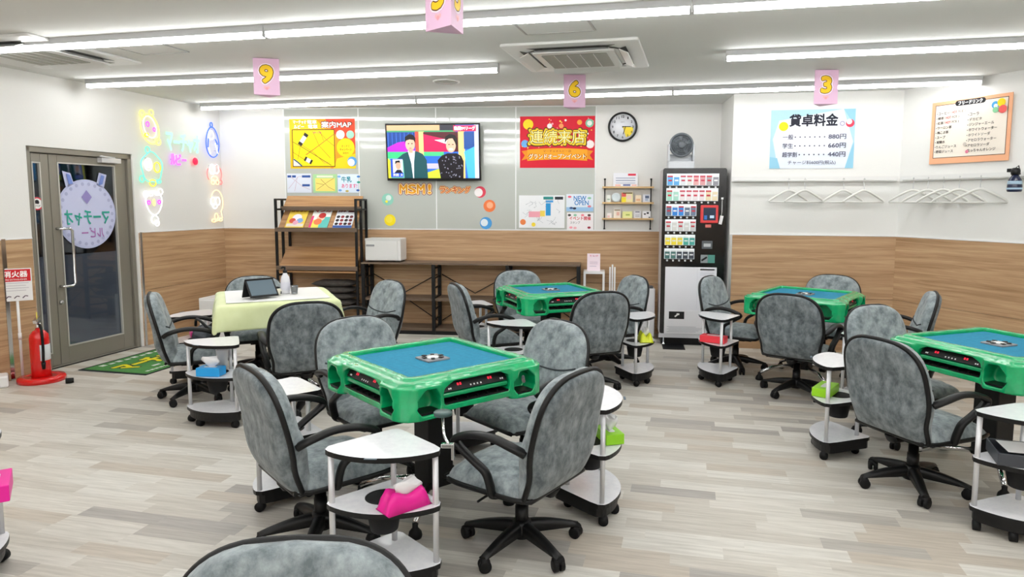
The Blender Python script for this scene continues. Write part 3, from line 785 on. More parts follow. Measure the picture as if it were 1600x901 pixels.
tissue('magenta', '#ec149c', 'magenta tissue box jutting over the cart edge at the picture border', .05, -.37, .55, (.22, .11, .07), tuft=False)
def on_cart(key, lx, ly): 
    cx, cy, cr = CARTS[key]; p = Matrix.Rotation(cr, 4, 'Z') @ Vector((lx, ly, 0)); return cx+p.x, cy+p.y, cr
x, y, r = on_cart('tray', .0, -.235); t = thing('document_tray', 'dark grey open tray with a white sheet on the edge cart', 'tray', (x, y, .3695), r+.05)
b = MB(); b.bb(-.15, .15, -.11, .11, 0, .008); b.bb(-.15, .15, -.115, -.108, 0, .06); b.bb(-.15, .15, .108, .115, 0, .06); b.bb(-.155, -.148, -.115, .115, 0, .06); b.bb(.148, .155, -.115, .115, 0, .06); b.build('tray_shell', mat('charcoal_plastic', '#3c4047', .45), t, bevel=.003)
b = MB(); b.box((.01, .01, .0615), (.25, .17, .002), .08); b.build('paper_sheet', WHITEP, t)
# white cup on the blue-tissue cart
x, y, r = on_cart('blue', -.02, -.14); t = thing('paper_cup', 'tall white cup standing behind the blue tissue on the cart', 'cup', (x, y, .3695), r)
b = MB(); b.lathe([(.03, 0), (.044, .15), (.046, .152), (.041, .15), (.028, .01)], 24); b.build('cup_body', WHITEP, t)
# clamp-on cup holder with bent arm at the pink cart
x, y, r = on_cart('pink', .265, -.235)
t = thing('clamp_holder', 'chrome bent arm with a grey green disc clamped to the pink tissue cart', 'holder', (x, y, .597), 0)
b = MB(); b.bb(-.03, .02, -.012, .012, 0, .018); b.bb(.012, .024, -.014, .014, -.05, .018); b.build('clamp', CHROME, t, bevel=.003)
b = MB(); b.tube(smooth_path([(0, 0, .015), (-.02, .03, .04), (-.03, .07, .065), (-.035, .10, .10)], 5), .006, 8); b.build('arm', CHROME, t)
b = MB(); b.lathe([(.025, 0), (.038, .004), (.04, .016), (.036, .021), (.016, .019)], 24, (-.035, .10, .10)); b.build('disc', mat('teal_grey_plastic', '#38514f', .35), t)

# ------------------------------------------------------------------ cloth, tablet, bottle and jars on the covered table
TX, TY, TA = TB['nine']; TR = TA+PI/4; TRm = Matrix.Rotation(TR, 4, 'Z')
def tpt(px, py, z): v = TRm @ Vector((px, py, 0)); return (TX+v.x, TY+v.y, z)
b = MB(); N = 44; S = .68; rows = []
def drop(d): return d
for j in range(N+1):
    row = []
    for i in range(N+1):
        u = -S+2*S*i/N; v = -S+2*S*j/N; h = .452
        ou, ov = max(0, abs(u)-h), max(0, abs(v)-h); su, sv = math.copysign(1, u), math.copysign(1, v)
        d = max(ou, ov) + .3*min(ou, ov)
        x = su*min(abs(u), h); y = sv*min(abs(v), h)
        fold = .016*math.sin(9*(u*sv-v*su))*min(1, d/.1)
        flare = .06*min(1, d/.15)*d
        if ou > 0: x += su*(flare+fold+.012)
        if ov > 0: y += sv*(flare-fold+.012)
        z = .807 - d*.86*(1-.12*min(ou, ov)/.2) if d > 0 else .807
        z += .003*math.sin(11*u+2)*math.sin(9*v)
        row.append(Vector((x, y, z)))
    rows.append(row)
b.grid(rows)
cl = b.build('tablecloth', mat('pale_green_cloth', '#d2dca6', .75, sheen=.2, noise=('#dbe4b4', 6, (1, 1, 1)))); m = cl.modifiers.new('sub', 'SUBSURF'); m.levels = 1; m.render_levels = 1
m = cl.modifiers.new('thick', 'SOLIDIFY'); m.thickness = .003; m.offset = 1
cl.location = (TX, TY, 0); cl.rotation_euler = (0, 0, TR); tag(cl, 'pale yellow green cloth draped over the table by the entrance', 'tablecloth')
b = MB(); b.prism(rrect(.78, .78, .02), .8135, .8165); o = b.build('table_mat', mat('white_mat', '#e9eae8', .5)); o.location = (TX, TY, 0); o.rotation_euler = (0, 0, TR); tag(o, 'white square sheet lying on the pale green cloth', 'mat')
ZT = .8205
t = thing('tablet', 'black tablet propped in a folding case on the cloth table', 'tablet', tpt(-.12, -.22, ZT), TA+1.15)
b = MB(); Mt = Matrix.Translation((0, 0, .082)) @ Matrix.Rotation(math.radians(-38), 4, 'X'); b.box((0, 0, 0), (.235, .010, .17), M=Matrix.Identity(4))
for v in b.bm.verts: v.co = Mt @ v.co
b.build('tablet_body', BLACK, t, bevel=.003)
b = MB(); b._new([Mt @ Vector(p) for p in ((-.104, -.0056, -.07), (.104, -.0056, -.07), (.104, -.0056, .07), (-.104, -.0056, .07))], [(0, 1, 2, 3)]); b.build('screen', mat('tablet_screen', '#5d6b74', .06, emit=.25), t)
b = MB(); b.prism([(-.055, .0), (.055, .0), (.055, .004), (-.055, .004)], 0, .001); b.box((0, .075, .079), (.235, .008, .165), M=Matrix.Rotation(math.radians(24), 4, 'X')); b.build('case_stand', BLACK, t)
t = thing('pump_bottle', 'clear white sanitizer bottle with black pump on the cloth table', 'bottle', tpt(.08, .0, ZT), TA)
b = MB(); b.lathe([(.036, 0), (.038, .01), (.038, .11), (.033, .14), (.018, .165), (.016, .178)], 24); b.build('bottle_body', mat('cloudy_bottle', '#e3e4ea', .2), t)
b = MB(); b.lathe([(.018, .175), (.018, .195), (.008, .198), (.007, .222)], 16); b.tube([(0, 0, .222), (0, -.03, .225), (0, -.045, .218)], .008, 8); b.build('pump_head', BLACK, t)
b = MB(); b.lathe([(.0385, .03), (.0388, .031), (.0388, .095), (.0385, .096)], 24); b.build('bottle_label', ink('#dadbe6'), t)
t = thing('glass_tumbler', 'small clear tumbler beside the sanitizer bottle', 'glass', tpt(.145, -.055, ZT), 0)
b = MB(); b.lathe([(.026, 0), (.032, .07), (.030, .07), (.024, .006)], 20); b.build('tumbler_body', mat('clear_glass', '#eef2f4', .03, trans=.9), t)
t = thing('candy_jar', 'small cream jar with black clip lid between tablet and bottle', 'jar', tpt(.0, -.07, ZT), .3)
b = MB(); b.lathe([(.034, 0), (.042, .02), (.04, .045), (.03, .055)], 20); b.build('jar_body', mat('cream_jar', '#e5e2cf', .3), t)
b = MB(); b.box((.036, -.01, .02), (.012, .02, .02)); b.lathe([(.031, .055), (.03, .065), (.01, .07)], 20); b.build('lid_clip', [BLACK], t)
# dark bag on the chair seat by the door
x, y, a = TB['nine']; ca = a-3*PI/4; cx, cy = x+.63*math.cos(ca), y+.63*math.sin(ca)
t = thing('shoulder_bag', 'crumpled dark grey bag lying on the chair by the door mat', 'bag', (cx-.06*math.cos(ca), cy-.06*math.sin(ca), .447), ca+PI/2)
b = MB(); rows = []
for j in range(12):
    v = j/11; row = []
    for i in range(16):
        q = 2*PI*i/16; r = (.11+.012*math.sin(3*q+5*v))*math.sin(PI*(.06+.88*v))**.5
        row.append(Vector((r*math.cos(q)*1.05, .02+r*math.sin(q)*.95, .135*v+.012*math.sin(2*q+7*v))))
    rows.append(row)
b.grid(rows, close_u=True); b.bm.faces.new([b.bm.verts[i] for i in range(16)][::-1]) if b.bm.verts.ensure_lookup_table() is None else None
b.bm.verts.ensure_lookup_table(); b.bm.faces.new(b.bm.verts[-16:]); b.build('bag_body', mat('dark_bag_cloth', '#2a2e35', .6, noise=('#474c55', 12, (1, 1, 3)), bump=(20, .5)), t)
b = MB(); b.tube(smooth_path([(-.1, -.05, .13), (-.05, -.04, .19), (.06, .0, .18), (.1, .05, .12)], 6), .011, 8); b.build('strap', BLACK, t)

# ------------------------------------------------------------------ hanging number prisms
PINK = mat('pink_card', '#e3bcd8', .6)
def number_sign(tb, num, x, y, label, rz, wd=.20, ht=.29):
    t = thing('number_sign', label, 'sign', (x, y, HC-ht-.005), rz, None)
    hw = wd/2; dp = .165; b = MB(); b.mi = 0
    tri = [(-hw, 0), (hw, 0), (0, dp)]
    b.prism(tri, 0, ht); b.build('card_prism', PINK, t)
    faces = [(Vector((-hw, 0)), Vector((hw, 0))), (Vector((hw, 0)), Vector((0, dp))), (Vector((0, dp)), Vector((-hw, 0)))]
    for p, q in faces:
        L_ = (q-p).length; a = Art(-.0002); k = L_/.20; cx = L_/2
        V, Fc = text_polys(num); xs = [v[0] for v in V]; zs = [v[1] for v in V]; sc = .13/(max(zs)-min(zs)); scx = sc*min(1, k)*1.1
        mx, mz = (max(xs)+min(xs))/2, (max(zs)+min(zs))/2
        for r_, c_ in ((.022, '#fbeef4'), (.0145, '#5c2213'), (.0085, '#f4c81c')):
            a.ly += 1; a._mi('lettering', c_)
            for qq in range(12): a.b['lettering']._new([(cx+(v[0]-mx)*scx+r_*math.cos(PI*qq/6), a.y0-.0004-.0004*a.ly-.00002*qq, .165+(v[1]-mz)*sc+r_*math.sin(PI*qq/6)) for v in V], Fc)
        a.disc(cx-.012*k, .06, .012, '#efb6bb'); a.disc(cx+.012*k, .06, .012, '#efb6bb'); a.disc(cx, .05, .011, '#e99fa9')
        e = bpy.data.objects.new('face_print', None); 
        for part in list(a.b):
            if a.m[part]:
                o = a.b[part].build(part, [ink(c) for c in a.m[part]], t)
                d = (q-p); o.location = (p.x, p.y, 0); o.rotation_euler = (0, 0, math.atan2(d.y, d.x))
            else: a.b[part].bm.free()
        bpy.data.objects.remove(e)
    return t
number_sign('nine', '9', -2.16, 5.66, 'pink hanging card prism with yellow number nine', .25)
number_sign('five', '5', -.47, 3.50, 'pink hanging card prism with yellow number five', -.75)
number_sign('six', '6', .385, 6.32, 'pink hanging card prism with yellow number six', .08)
number_sign('three', '3', 2.56, 6.06, 'pink hanging card prism with yellow number three', -.1)

# ------------------------------------------------------------------ pale glass boards on the TV wall
GB = mat('pale_glass_board', '#b9beb8', .06, spec=.5, coat=.3, bump=(1.6, .10))
ALUJ = mat('white_joint', '#eceeee', .35)
sx = [.850, 1.812, 2.791, 3.781, 4.749]
for i, lb in enumerate(('pale grey glass wall board behind the yellow map', 'pale grey glass wall board behind the door side of the TV', 'pale grey glass wall board behind the clock side of the TV', 'pale grey glass wall board behind the red poster')):
    o = thing('glass_board', lb, 'wall board', wp('T', sx[i], 0, HW+.012), wang('T'), 'glass boards on the TV wall')
    W_ = sx[i+1]-sx[i]
    b = MB(); b.bb(.006, W_-.006, -.010, -.001, .004, 2.742-HW-.012); b.build('glass_pane', GB, o)
    b = MB(); b.bb(-.006, .006, -.0125, -.001, 0, 2.742-HW-.012); 
    if i == 3: b.bb(W_-.006, W_+.006, -.0125, -.001, 0, 2.742-HW-.012)
    b.build('joint_strip', ALUJ, o)
def board(name, label, cat, k, s0, s1, z0, z1, off, base, thick=.003, group=None, tilt=0., lean=0.):
    t = thing(name, label, cat, wp(k, s0, off, z0), wang(k), group)
    if tilt or lean: t.rotation_euler = (-lean, tilt, wang(k))
    b = MB(); b.bb(0, s1-s0, -thick, 0, 0, z1-z0); b.build('sheet', base if not isinstance(base, str) else ink(base), t)
    a = Art(-thick); a.W = s1-s0; a.H = z1-z0; return t, a
# yellow area map
t, a = board('map_poster', 'big yellow and red area map poster headed MAP', 'poster', 'T', .925, 1.769, 2.009, 2.621, .0105, '#f6c313')
W_, H_ = a.W, a.H
a.poly([(W_*.62, 0), (W_, 0), (W_, H_), (W_*.4, H_), (W_*.55, H_*.8)], '#f39a1c'); a.poly([(W_*.78, H_*.55), (W_, H_*.4), (W_, H_), (W_*.55, H_), (W_*.62, H_*.82)], '#ea4a2c'); a.poly([(W_*.66, 0), (W_, 0), (W_, H_*.3), (W_*.72, H_*.2)], '#f8d21a')
a.rect(.03, .02, W_*.69, H_*.79, '#5a2a10'); a.rect(.04, .03, W_*.69-.01, H_*.79-.01, '#fbe112')
for p in ([(.04, .33), (.2, .24), (.4, .12), (.53, .04)], [(.2, .17), (.4, .3), (.57, .42)], [(.04, .2), (.2, .1)], [(.3, .46), (.38, .28), (.52, .13)], [(.1, .12), (.14, .3), (.2, .46)], [(.38, .46), (.47, .36), (.57, .28)], [(.14, .3), (.3, .2), (.43, .08)], [(.4, .45), (.44, .34)]):
    a.line(p, .006, '#b07a18')
a.line([(.21, .17), (.4, .3), (.57, .42)], .011, '#c8842a'); a.line([(.04, .33), (.2, .24), (.53, .04)], .007, '#6b4412')
a.poly([(.04, .03), (.14, .03), (.04, .12)], '#f4f0e0'); a.line([(.045, .115), (.1, .075), (.15, .03)], .016, '#24497a')
for (cx, cz, rr) in ((.175, .36, .95), (.235, .10, -.5)):
    c, s_ = math.cos(rr), math.sin(rr)
    def bx(x0, z0, x1, z1, col): a.poly([(cx+x*c-z*s_, cz+x*s_+z*c) for x, z in ((x0, z0), (x1, z0), (x1, z1), (x0, z1))], col)
    k_ = 1 if rr > 0 else .62
    bx(-.085*k_, -.028, .085*k_, .028, '#22201c'); bx(-.045*k_, -.026, .045*k_, .026, '#f4f2ea')
a.text('案内MAP', W_*.49, H_*.815, .085, '#6d2a12', .395, off=.07); a.text('案内MAP', W_*.495, H_*.82, .075, '#ffffff', .38, off=.03)
a.text('マーチャオ', .05, H_*.90, .045, '#ffffff', .17, off=.03); a.text('ルビー', .06, H_*.81, .045, '#ffffff', .13, off=.03); a.text('電車', .235, H_*.9, .045, '#ffffff', .12, off=.04); a.text('電車', .245, H_*.81, .045, '#ffffff', .12, off=.04)
a.disc(W_*.855, H_*.42, .115, '#fcd90f'); a.text('まっすぐ', W_*.855, H_*.45, .028, '#7a3a12', .1, 'C'); a.text('キャンペーン', W_*.855, H_*.38, .028, '#7a3a12', .15, 'C', off=.02); a.text('実施中', W_*.855, H_*.31, .024, '#7a3a12', .07, 'C')
a.disc(W_*.78, H_*.68, .055, '#f4ece2'); a.disc(W_*.93, H_*.68, .05, '#9fd4c0'); a.disc(W_*.95, H_*.14, .06, '#5aa0dc'); a.disc(W_*.935, H_*.12, .045, '#e8f0f6')
a.text('本店', .3, .43, .028, '#c4566a', .12); a.text('ルビー', .43, .06, .028, '#c4566a', .09)
a.build(t)
# three small sheets below
t, a = board('map_sheet', 'small pale blue street map sheet below the yellow map', 'notice', 'T', .869, 1.188, 1.706, 1.946, .0105, '#dfe6f4')
for p in ([(.02, .05), (.15, .2), (.3, .22)], [(.05, .2), (.2, .08), (.3, .04)], [(.1, .02), (.14, .2)]): a.line(p, .004, '#c4a2b4')
for q in ((.01, .19, .05), (.07, .19, .05), (.2, .19, .11), (.2, .08, .1)): a.rect(q[0], q[1], q[0]+q[2], q[1]+.028, '#33569a')
a.build(t)
t, a = board('map_sheet', 'small yellow map sheet with green border below the yellow map', 'notice', 'T', 1.212, 1.522, 1.707, 1.938, .0105, '#a9d69c')
a.rect(.03, .02, .285, .18, '#f7e27a'); a.rect(.05, .19, .26, .215, '#e7f3d6')
for p in ([(.05, .04), (.2, .14), (.27, .18)], [(.1, .17), (.2, .07), (.28, .03)], [(.04, .12), (.14, .1)]): a.line(p, .005, '#a58438')
a.build(t)
t, a = board('drink_notice', 'small white and blue notice with teal and pink writing about milk', 'notice', 'T', 1.532, 1.80, 1.708, 1.938, .0105, '#dcebfb')
a.text('牛乳', .05, .13, .07, '#1b8aa0', .13, off=.03); a.text('あります!', .05, .06, .05, '#e0568a', .2, off=.02)
for x, z, c in ((.27, .2, '#3a78c0'), (.27, .13, '#2a9c8c'), (.26, .03, '#3560b0'), (.02, .2, '#7ab4e8'), (.03, .03, '#6aa4e0'), (.12, .02, '#c0b060')): a.disc(x, z, .022, c, .6)
a.build(t)
# TV
t = thing('tv', 'wall mounted flat TV showing two people in front of a bright studio set', 'TV', wp('T', 2.2, .055, 1.86), wang('T')); t.rotation_euler = (math.radians(5), 0, wang('T'))
WT, HT = 1.165, .685
b = MB(); b.bb(0, WT, -.05, -.012, 0, HT); b.build('tv_case', BLACK, t, bevel=.005)
b = MB(); b.bb(.35, .8, -.012, .06, .2, .5); b.build('wall_mount', BLACKM, t)
TVK = lambda h: mat('screen_'+h.lstrip('#'), h, .25, emit=.75)
a = Art(-.0502, TVK); x0, z0, X, Zz = .018, .03, WT-.036, HT-.05
def tp(u, v): return (x0+X*u, z0+Zz*(1-v))
def tpoly(pts, c): a.poly([tp(*p) for p in pts], c)
def trect(u0, v0, u1, v1, c): tpoly([(u0, v1), (u1, v1), (u1, v0), (u0, v0)], c)
def tell(u, v, ru, rv, c, n=22): tpoly([(u+ru*math.cos(2*PI*k/n), v+rv*math.sin(2*PI*k/n)) for k in range(n)], c)
trect(0, 0, 1, 1, '#2c66c8'); trect(0, 0, .6, .1, '#c8a07a'); trect(.58, 0, .75, .1, '#2a2a34'); trect(0, .1, .75, .15, '#3f8f62')
trect(0, .13, .32, .42, '#1c3f86')
for i in range(7): trect(.01+.045*i, .14, .016+.045*i, .42, '#3a6ac0')
tpoly([(0, .42), (.12, .32), (.3, .28), (.3, .5), (0, .55)], '#a828b8'); trect(0, .5, .3, .62, '#38b478'); trect(0, .62, .3, 1, '#6bb8a0'); tpoly([(0, .62), (.05, .7), (.03, 1), (0, 1)], '#d8d438')
trect(.31, .12, .36, .7, '#d8483c'); trect(.35, .12, .41, .75, '#e8d27c'); trect(.40, .13, .82, .5, '#4a1c24'); tpoly([(.40, .17), (.6, .25), (.72, .3), (.72, .5), (.40, .5)], '#d81c50'); tpoly([(.52, .28), (.66, .26), (.66, .36)], '#e6e2ea')
trect(.40, .5, .62, .58, '#44b47a'); trect(.40, .58, .6, .74, '#2c62c4'); trect(.40, .72, .6, .82, '#b4b0d4'); tpoly([(.42, .9), (.6, .8), (.6, 1), (.42, 1)], '#b8cc38')
trect(.78, .1, .85, 1, '#e8c87c'); trect(.84, .13, .96, .45, '#234a8c'); tpoly([(.84, .5), (.96, .4), (.96, 1), (.88, 1)], '#48a8e4'); trect(.955, 0, 1, 1, '#c8cce4'); 
# two people, plain figures: hair, face, clothes
tpoly([(.10, .64), (.17, .54), (.24, .49), (.33, .49), (.39, .54), (.43, .66), (.44, 1), (.18, 1), (.17, .66)], '#1c4a50'); tpoly([(.225, .48), (.305, .48), (.29, .7), (.285, 1), (.275, 1), (.26, .72)], '#d8dce4')
tell(.255, .36, .052, .125, '#d8a890'); tpoly([(.235, .44), (.28, .44), (.28, .52), (.24, .52)], '#c89880'); tpoly([(.195, .34), (.2, .22), (.245, .165), (.29, .18), (.315, .24), (.31, .34), (.295, .28), (.25, .265), (.21, .29)], '#17151a')
for u in (.237, .275): tell(u, .345, .008, .012, '#241c1e', 8)
tell(.256, .43, .014, .008, '#b46a64', 8)
tpoly([(.55, .66), (.6, .57), (.66, .53), (.76, .53), (.81, .58), (.835, .68), (.83, 1), (.58, 1)], '#15141c')
random.seed(3)
for i in range(46):
    u, v = .57+.25*random.random(), .58+.4*random.random(); a.ly -= .95; tell(u, v, .006, .012, '#7a7c8c', 6)
tell(.70, .38, .053, .135, '#dca890'); tpoly([(.635, .34), (.64, .22), (.69, .165), (.745, .19), (.77, .27), (.76, .42), (.745, .33), (.72, .25), (.665, .26)], '#1a1718')
for u in (.68, .722): tell(u, .365, .009, .009, '#2a1c1c', 8)
tell(.70, .455, .024, .02, '#f2e8e4', 10)
trect(.03, .63, .165, .9, '#2848b8'); trect(.055, .64, .165, .9, '#c8ccd8'); tell(.115, .76, .028, .075, '#c89c84'); tpoly([(.08, .74), (.085, .67), (.13, .66), (.15, .75), (.135, .7), (.1, .7)], '#141416'); tpoly([(.07, .9), (.1, .84), (.14, .84), (.165, .9)], '#1c1c2c'); trect(.03, .9, .17, .98, '#2c50c4')
a.text('大', *tp(.135, .965), .035, '#ffffff', .035); a.text('熱闘', *tp(.055, .965), .035, '#ffffff', .07)
trect(.73, .01, .975, .12, '#c81c4c'); a.text('熱闘!Mリーグ', *tp(.74, .1), .045, '#ffffff', .255, off=.03)
a.build(t)
b = MB(); b.bb(.012, WT-.012, -.0503, -.0495, .024, HT-.014); b.build('screen_panel', mat('screen_black', '#08080a', .15), t)
# MSM ranking letters
def cutout(name, label, s, z, txt, h, w_, cols, tilt=0.):
    t = thing(name, label, 'lettering', wp('T', s, .0125, z), wang('T')); cw = w_/len(txt)
    for i, ch in enumerate(txt):
        V, Fc = text_polys(ch); xa, xb = min(v[0] for v in V), max(v[0] for v in V); za, zb = min(v[1] for v in V), max(v[1] for v in V)
        ww = cw*.86 if ch != '!' else cw*.3; hh = h if ch not in 'ンー' else h*.85
        P = [((v[0]-xa)/(xb-xa)*ww + cw*(i+.5)-ww/2, (v[1]-za)/(zb-za)*hh) for v in V]
        b = MB(); ms = []
        for k, (r, c) in enumerate(cols):
            b.mi = k; ms.append(ink(c))
            for q in range(12 if r > 0 else 1): b._new([(x+r*math.cos(2*PI*q/12), -.0005*k-.00003*q, zz+r*math.sin(2*PI*q/12)) for x, zz in P], Fc)
        b.build('letter', ms, t)
cutout('wall_lettering', 'gold and red cutout letters reading MSM below the TV', 2.32, 1.70, 'MSM!', .11, .44, [(.020, '#9c1820'), (.0125, '#f8edc4'), (.0045, '#eda41a')])
cutout('wall_lettering', 'red and gold cutout katakana letters next to the MSM letters', 2.83, 1.71, 'ランキング', .075, .39, [(.014, '#9c1820'), (.0085, '#f8dc98'), (.002, '#c8401c')])
# round stickers (plain shapes)
def sticker(label, s, z, r, c1, c2, dx, dz, r2, c3=None):
    t = thing('round_sticker', label, 'sticker', wp('T', s, .0105, z), wang('T'))
    b = MB(); b.prism(circle(r, 32), -.0, .0015, Matrix.Rotation(PI/2, 4, 'X')); b.build('sticker_sheet', ink(c1), t)
    a = Art(-.0016); a.disc(dx, dz, r2, c2)
    if c3: a.disc(-dx*1.1, -dz*1.3, r2*.45, c3)
    a.build(t)
sticker('round teal sticker on the glass board below the TV, above the yellow one', 2.17, 1.625, .075, '#8ccab8', '#dff0ea', .012, .02, .035, '#f0dc3c')
sticker('round plain yellow sticker near the oak panel edge below the TV', 2.195, 1.368, .072, '#f2dc16', '#f6e44a', -.01, .012, .045)
sticker('round white sticker with red edge just beneath the TV corner', 3.34, 1.72, .07, '#d8455a', '#f2eeee', -.02, -.006, .052)
sticker('round orange sticker between the red edged and blue stickers', 3.455, 1.55, .075, '#ea7a44', '#f4b088', .005, .008, .04)
sticker('round blue and white sticker near the oak panel edge', 3.41, 1.338, .075, '#4a9ad8', '#e4eff6', -.02, .006, .045)
# red poster
t, a = board('event_poster', 'large red poster with gold Japanese writing and orange ribbon', 'poster', 'T', 3.832, 4.738, 2.013, 2.628, .0105, '#d3142e')
W_, H_ = a.W, a.H; random.seed(11)
for i in range(60):
    x, z = random.uniform(.02, W_-.02), random.uniform(H_*.38, H_-.02); c = random.choice(['#f7d64a', '#f3a0a8', '#ffffff', '#ee6a70']); a.ly -= .9; a.disc(x, z, random.uniform(.005, .014), c)
for x, z, r, c in ((.1, .52, .062, '#f6d51c'), (.84, .53, .05, '#7cc0a0'), (.84, .53, .03, '#e8efe8'), (.06, .29, .045, '#6aa8e0'), (.85, .28, .048, '#f2e4e4'), (.72, .54, .03, '#f0a03c'), (.36, .5, .03, '#f4f0f0'), (.5, .5, .028, '#f09a5a')): a.disc(x, z, r, c)
for off, c, g in ((.09, '#5a3a06', .05), (.06, '#f3cf25', .035), (.02, '#3a2a1a', .012), (.0, '#fff3b0', 0)): a.text('連続来店', W_*.5, H_*.60, .15+g, c, .66+g, 'C', off=off)
a.poly([(.02, .09), (.14, .12), (.14, .22), (.02, .20), (.06, .15)], '#e38a14'); a.poly([(W_-.02, .09), (W_-.14, .12), (W_-.14, .22), (W_-.02, .20), (W_-.06, .15)], '#e38a14')
pts = [(.09+(W_-.18)*k/12, .215+.02*math.cos((k-6)/6*1.4)) for k in range(13)]; low = [(x, z-.135) for x, z in reversed(pts)]; a.poly(pts+low, '#f3a21b')
a.text('マーチャオルビー店', W_*.5, .20, .028, '#8a2410', .34, 'C'); a.text('グランドオープンイベント', W_*.5, .137, .065, '#b05a08', .71, 'C', off=.06); a.text('グランドオープンイベント', W_*.5, .137, .06, '#fffbe8', .69, 'C', off=.01)
a.build(t)
# lower sheets on the last glass board
t, a = board('guide_sheet', 'white sketchy guide map sheet with blue column below the red poster', 'notice', 'T', 3.821, 4.381, 1.285, 1.68, .0105, '#eef0f3')
random.seed(5)
for i in range(16):
    x, z = random.uniform(.03, .5), random.uniform(.05, .33); p = [(x, z)]
    for k in range(4): p.append((min(.54, max(.02, p[-1][0]+random.uniform(-.05, .06))), min(.36, max(.03, p[-1][1]+random.uniform(-.04, .04)))))
    a.line(p, .003, '#a8acb4')
for x0, z0, x1, z1, c in ((.3, .345, .42, .38, '#2f8a86'), (.44, .345, .54, .38, '#2a3038'), (.33, .15, .39, .3, '#2f9ad8'), (.12, .13, .26, .2, '#f0a6b4'), (.26, .14, .32, .21, '#f2d860'), (.33, .31, .42, .335, '#4a9ad8')): a.rect(x0, z0, x1, z1, c)
a.disc(.05, .07, .035, '#e8844a'); a.disc(.18, .04, .025, '#f0d63c'); a.build(t)
t, a = board('opening_notice', 'small white and blue notice reading NEW OPEN', 'notice', 'T', 4.401, 4.729, 1.489, 1.697, .0105, '#e4ecf6')
a.rect(0, 0, a.W, .05, '#9cc4e6'); a.text('NEW', .09, .13, .055, '#2f7fc4', .15, off=.02); a.text('OPEN', .10, .075, .055, '#2f7fc4', .17, off=.02)
for x, z, c in ((.04, .175, '#e86a80'), (.28, .16, '#8cc4a4'), (.06, .04, '#33568c'), (.1, .035, '#2a2f48'), (.28, .06, '#d87a8c')): a.disc(x, z, .022, c, .6)
a.build(t)
t, a = board('event_notice', 'small white notice with pink and red writing below NEW OPEN', 'notice', 'T', 4.41, 4.732, 1.262, 1.472, .0105, '#f3eef0')
a.text('イベント開催', .03, .12, .045, '#d02a48', .26, off=.03); a.text('スタンプ', .04, .075, .03, '#4a4a52', .12)
for x, z, c in ((.03, .18, '#4a4a4a'), (.1, .18, '#8cc0a0'), (.19, .18, '#ee8a98'), (.27, .18, '#5a3a3a'), (.05, .03, '#f4a4b4'), (.1, .025, '#f0b4bc'), (.27, .03, '#a03048')): a.disc(x, z, .02, c, .7)
a.build(t)
# clock
t = thing('wall_clock', 'round black rimmed wall clock with white dial and a yellow wedge', 'clock', wp('T', 5.067, .002, 2.495), wang('T'))
b = MB(); b.lathe([(.172, 0), (.176, .02), (.17, .034), (.155, .036), (.152, .024), (.15, .001)], 48, ax='Y', cap=False); b.build('rim', BLACK, t)
b = MB(); b.lathe([(.154, .001), (.154, .022)], 48, ax='Y'); b.build('dial', mat('clock_dial', '#e6e8ee', .4), t)
a = Art(-.0225); a.poly([(.0, .0), (.125, -.005), (.12, -.06), (.09, -.105), (.04, -.12)], '#f0d63a')
for k in range(1, 13):
    q = PI/2-2*PI*k/12; a.text(str(k), .12*math.cos(q), .12*math.sin(q), .028, '#23242a', .016*len(str(k)), 'C', off=.02)
a.text('QUARTZ', 0, .055, .012, '#55565c', .05, 'C'); a.build(t)
b = MB(); b.box((.045, -.026, .003), (.1, .002, .008)); b.box((.02, -.0265, -.04), (.008, .002, .1), M=Matrix.Rotation(.3, 4, 'Y')); b.lathe([(.008, .022), (.008, .028)], 12, ax='Y'); b.build('hands', BLACK, t)
# string shelf with little things
t = thing('wall_shelf', 'narrow three tier pale wood wall shelf on black rods below the clock', 'shelf', wp('T', 4.865, 0, 0), wang('T'))
for s_ in (0, .55):
    b = MB(); b.cyl((s_, -.03, 1.28), (s_, -.03, 1.875), .007, 8); b.lathe([(.012, 1.868), (.012, 1.885)], 10, (s_, -.03, 0)); b.lathe([(.012, 1.272), (.012, 1.288)], 10, (s_, -.03, 0))
    for z in (1.30, 1.86): b.cyl((s_, -.03, z), (s_, 0, z), .005, 8)
    b.build('rod', BLACKM, t)
for z in (1.768, 1.582, 1.392):
    b = MB(); b.bb(-.03, .58, -.10, -.005, z, z+.014); b.bb(-.03, .58, -.104, -.098, z, z+.02); b.build('shelf_board', PALEW, t)
def card(name, label, cat, s, z, w_, h_, col, deco=()):
    t = thing(name, label, cat, wp('T', 4.865+s, .055, z), wang('T')); t.rotation_euler = (-.12, 0, wang('T'))
    b = MB(); b.bb(0, w_, -.004, 0, 0, h_); b.build('card', ink(col), t)
    a = Art(-.004)
    for d in deco: a.rect(d[0]*w_, d[1]*h_, d[2]*w_, d[3]*h_, d[4])
    a.build(t)
card('display_board', 'white handwritten board with red heading standing on the wall shelf top', 'notice', .1, 1.785, .29, .165, '#e9eaf0', [(.6, .8, .92, .95, '#d8324a'), (.1, .6, .9, .66, '#9aa0b8'), (.1, .42, .9, .48, '#8a92b0'), (.1, .24, .9, .29, '#a8aec4'), (.08, .05, .3, .16, '#f0b8a8'), (.4, .06, .7, .18, '#6a74a8'), (.75, .06, .95, .15, '#f0b8a8')])
card('card', 'small grey green card at the door end of the wall shelf middle tier', 'card', .02, 1.600, .05, .085, '#e2e6de', [(.2, .3, .8, .5, '#9ab0a0')])
t = thing('display_plate', 'small round pale blue plate on the middle tier of the wall shelf', 'plate', wp('T', 4.865+.135, .06, 1.655), wang('T'))
b = MB(); b.lathe([(.054, 0), (.056, .004), (.04, .008), (.03, .006)], 28, ax='Y'); b.build('plate_body', mat('pale_blue_china', '#d2dfe4', .2), t)
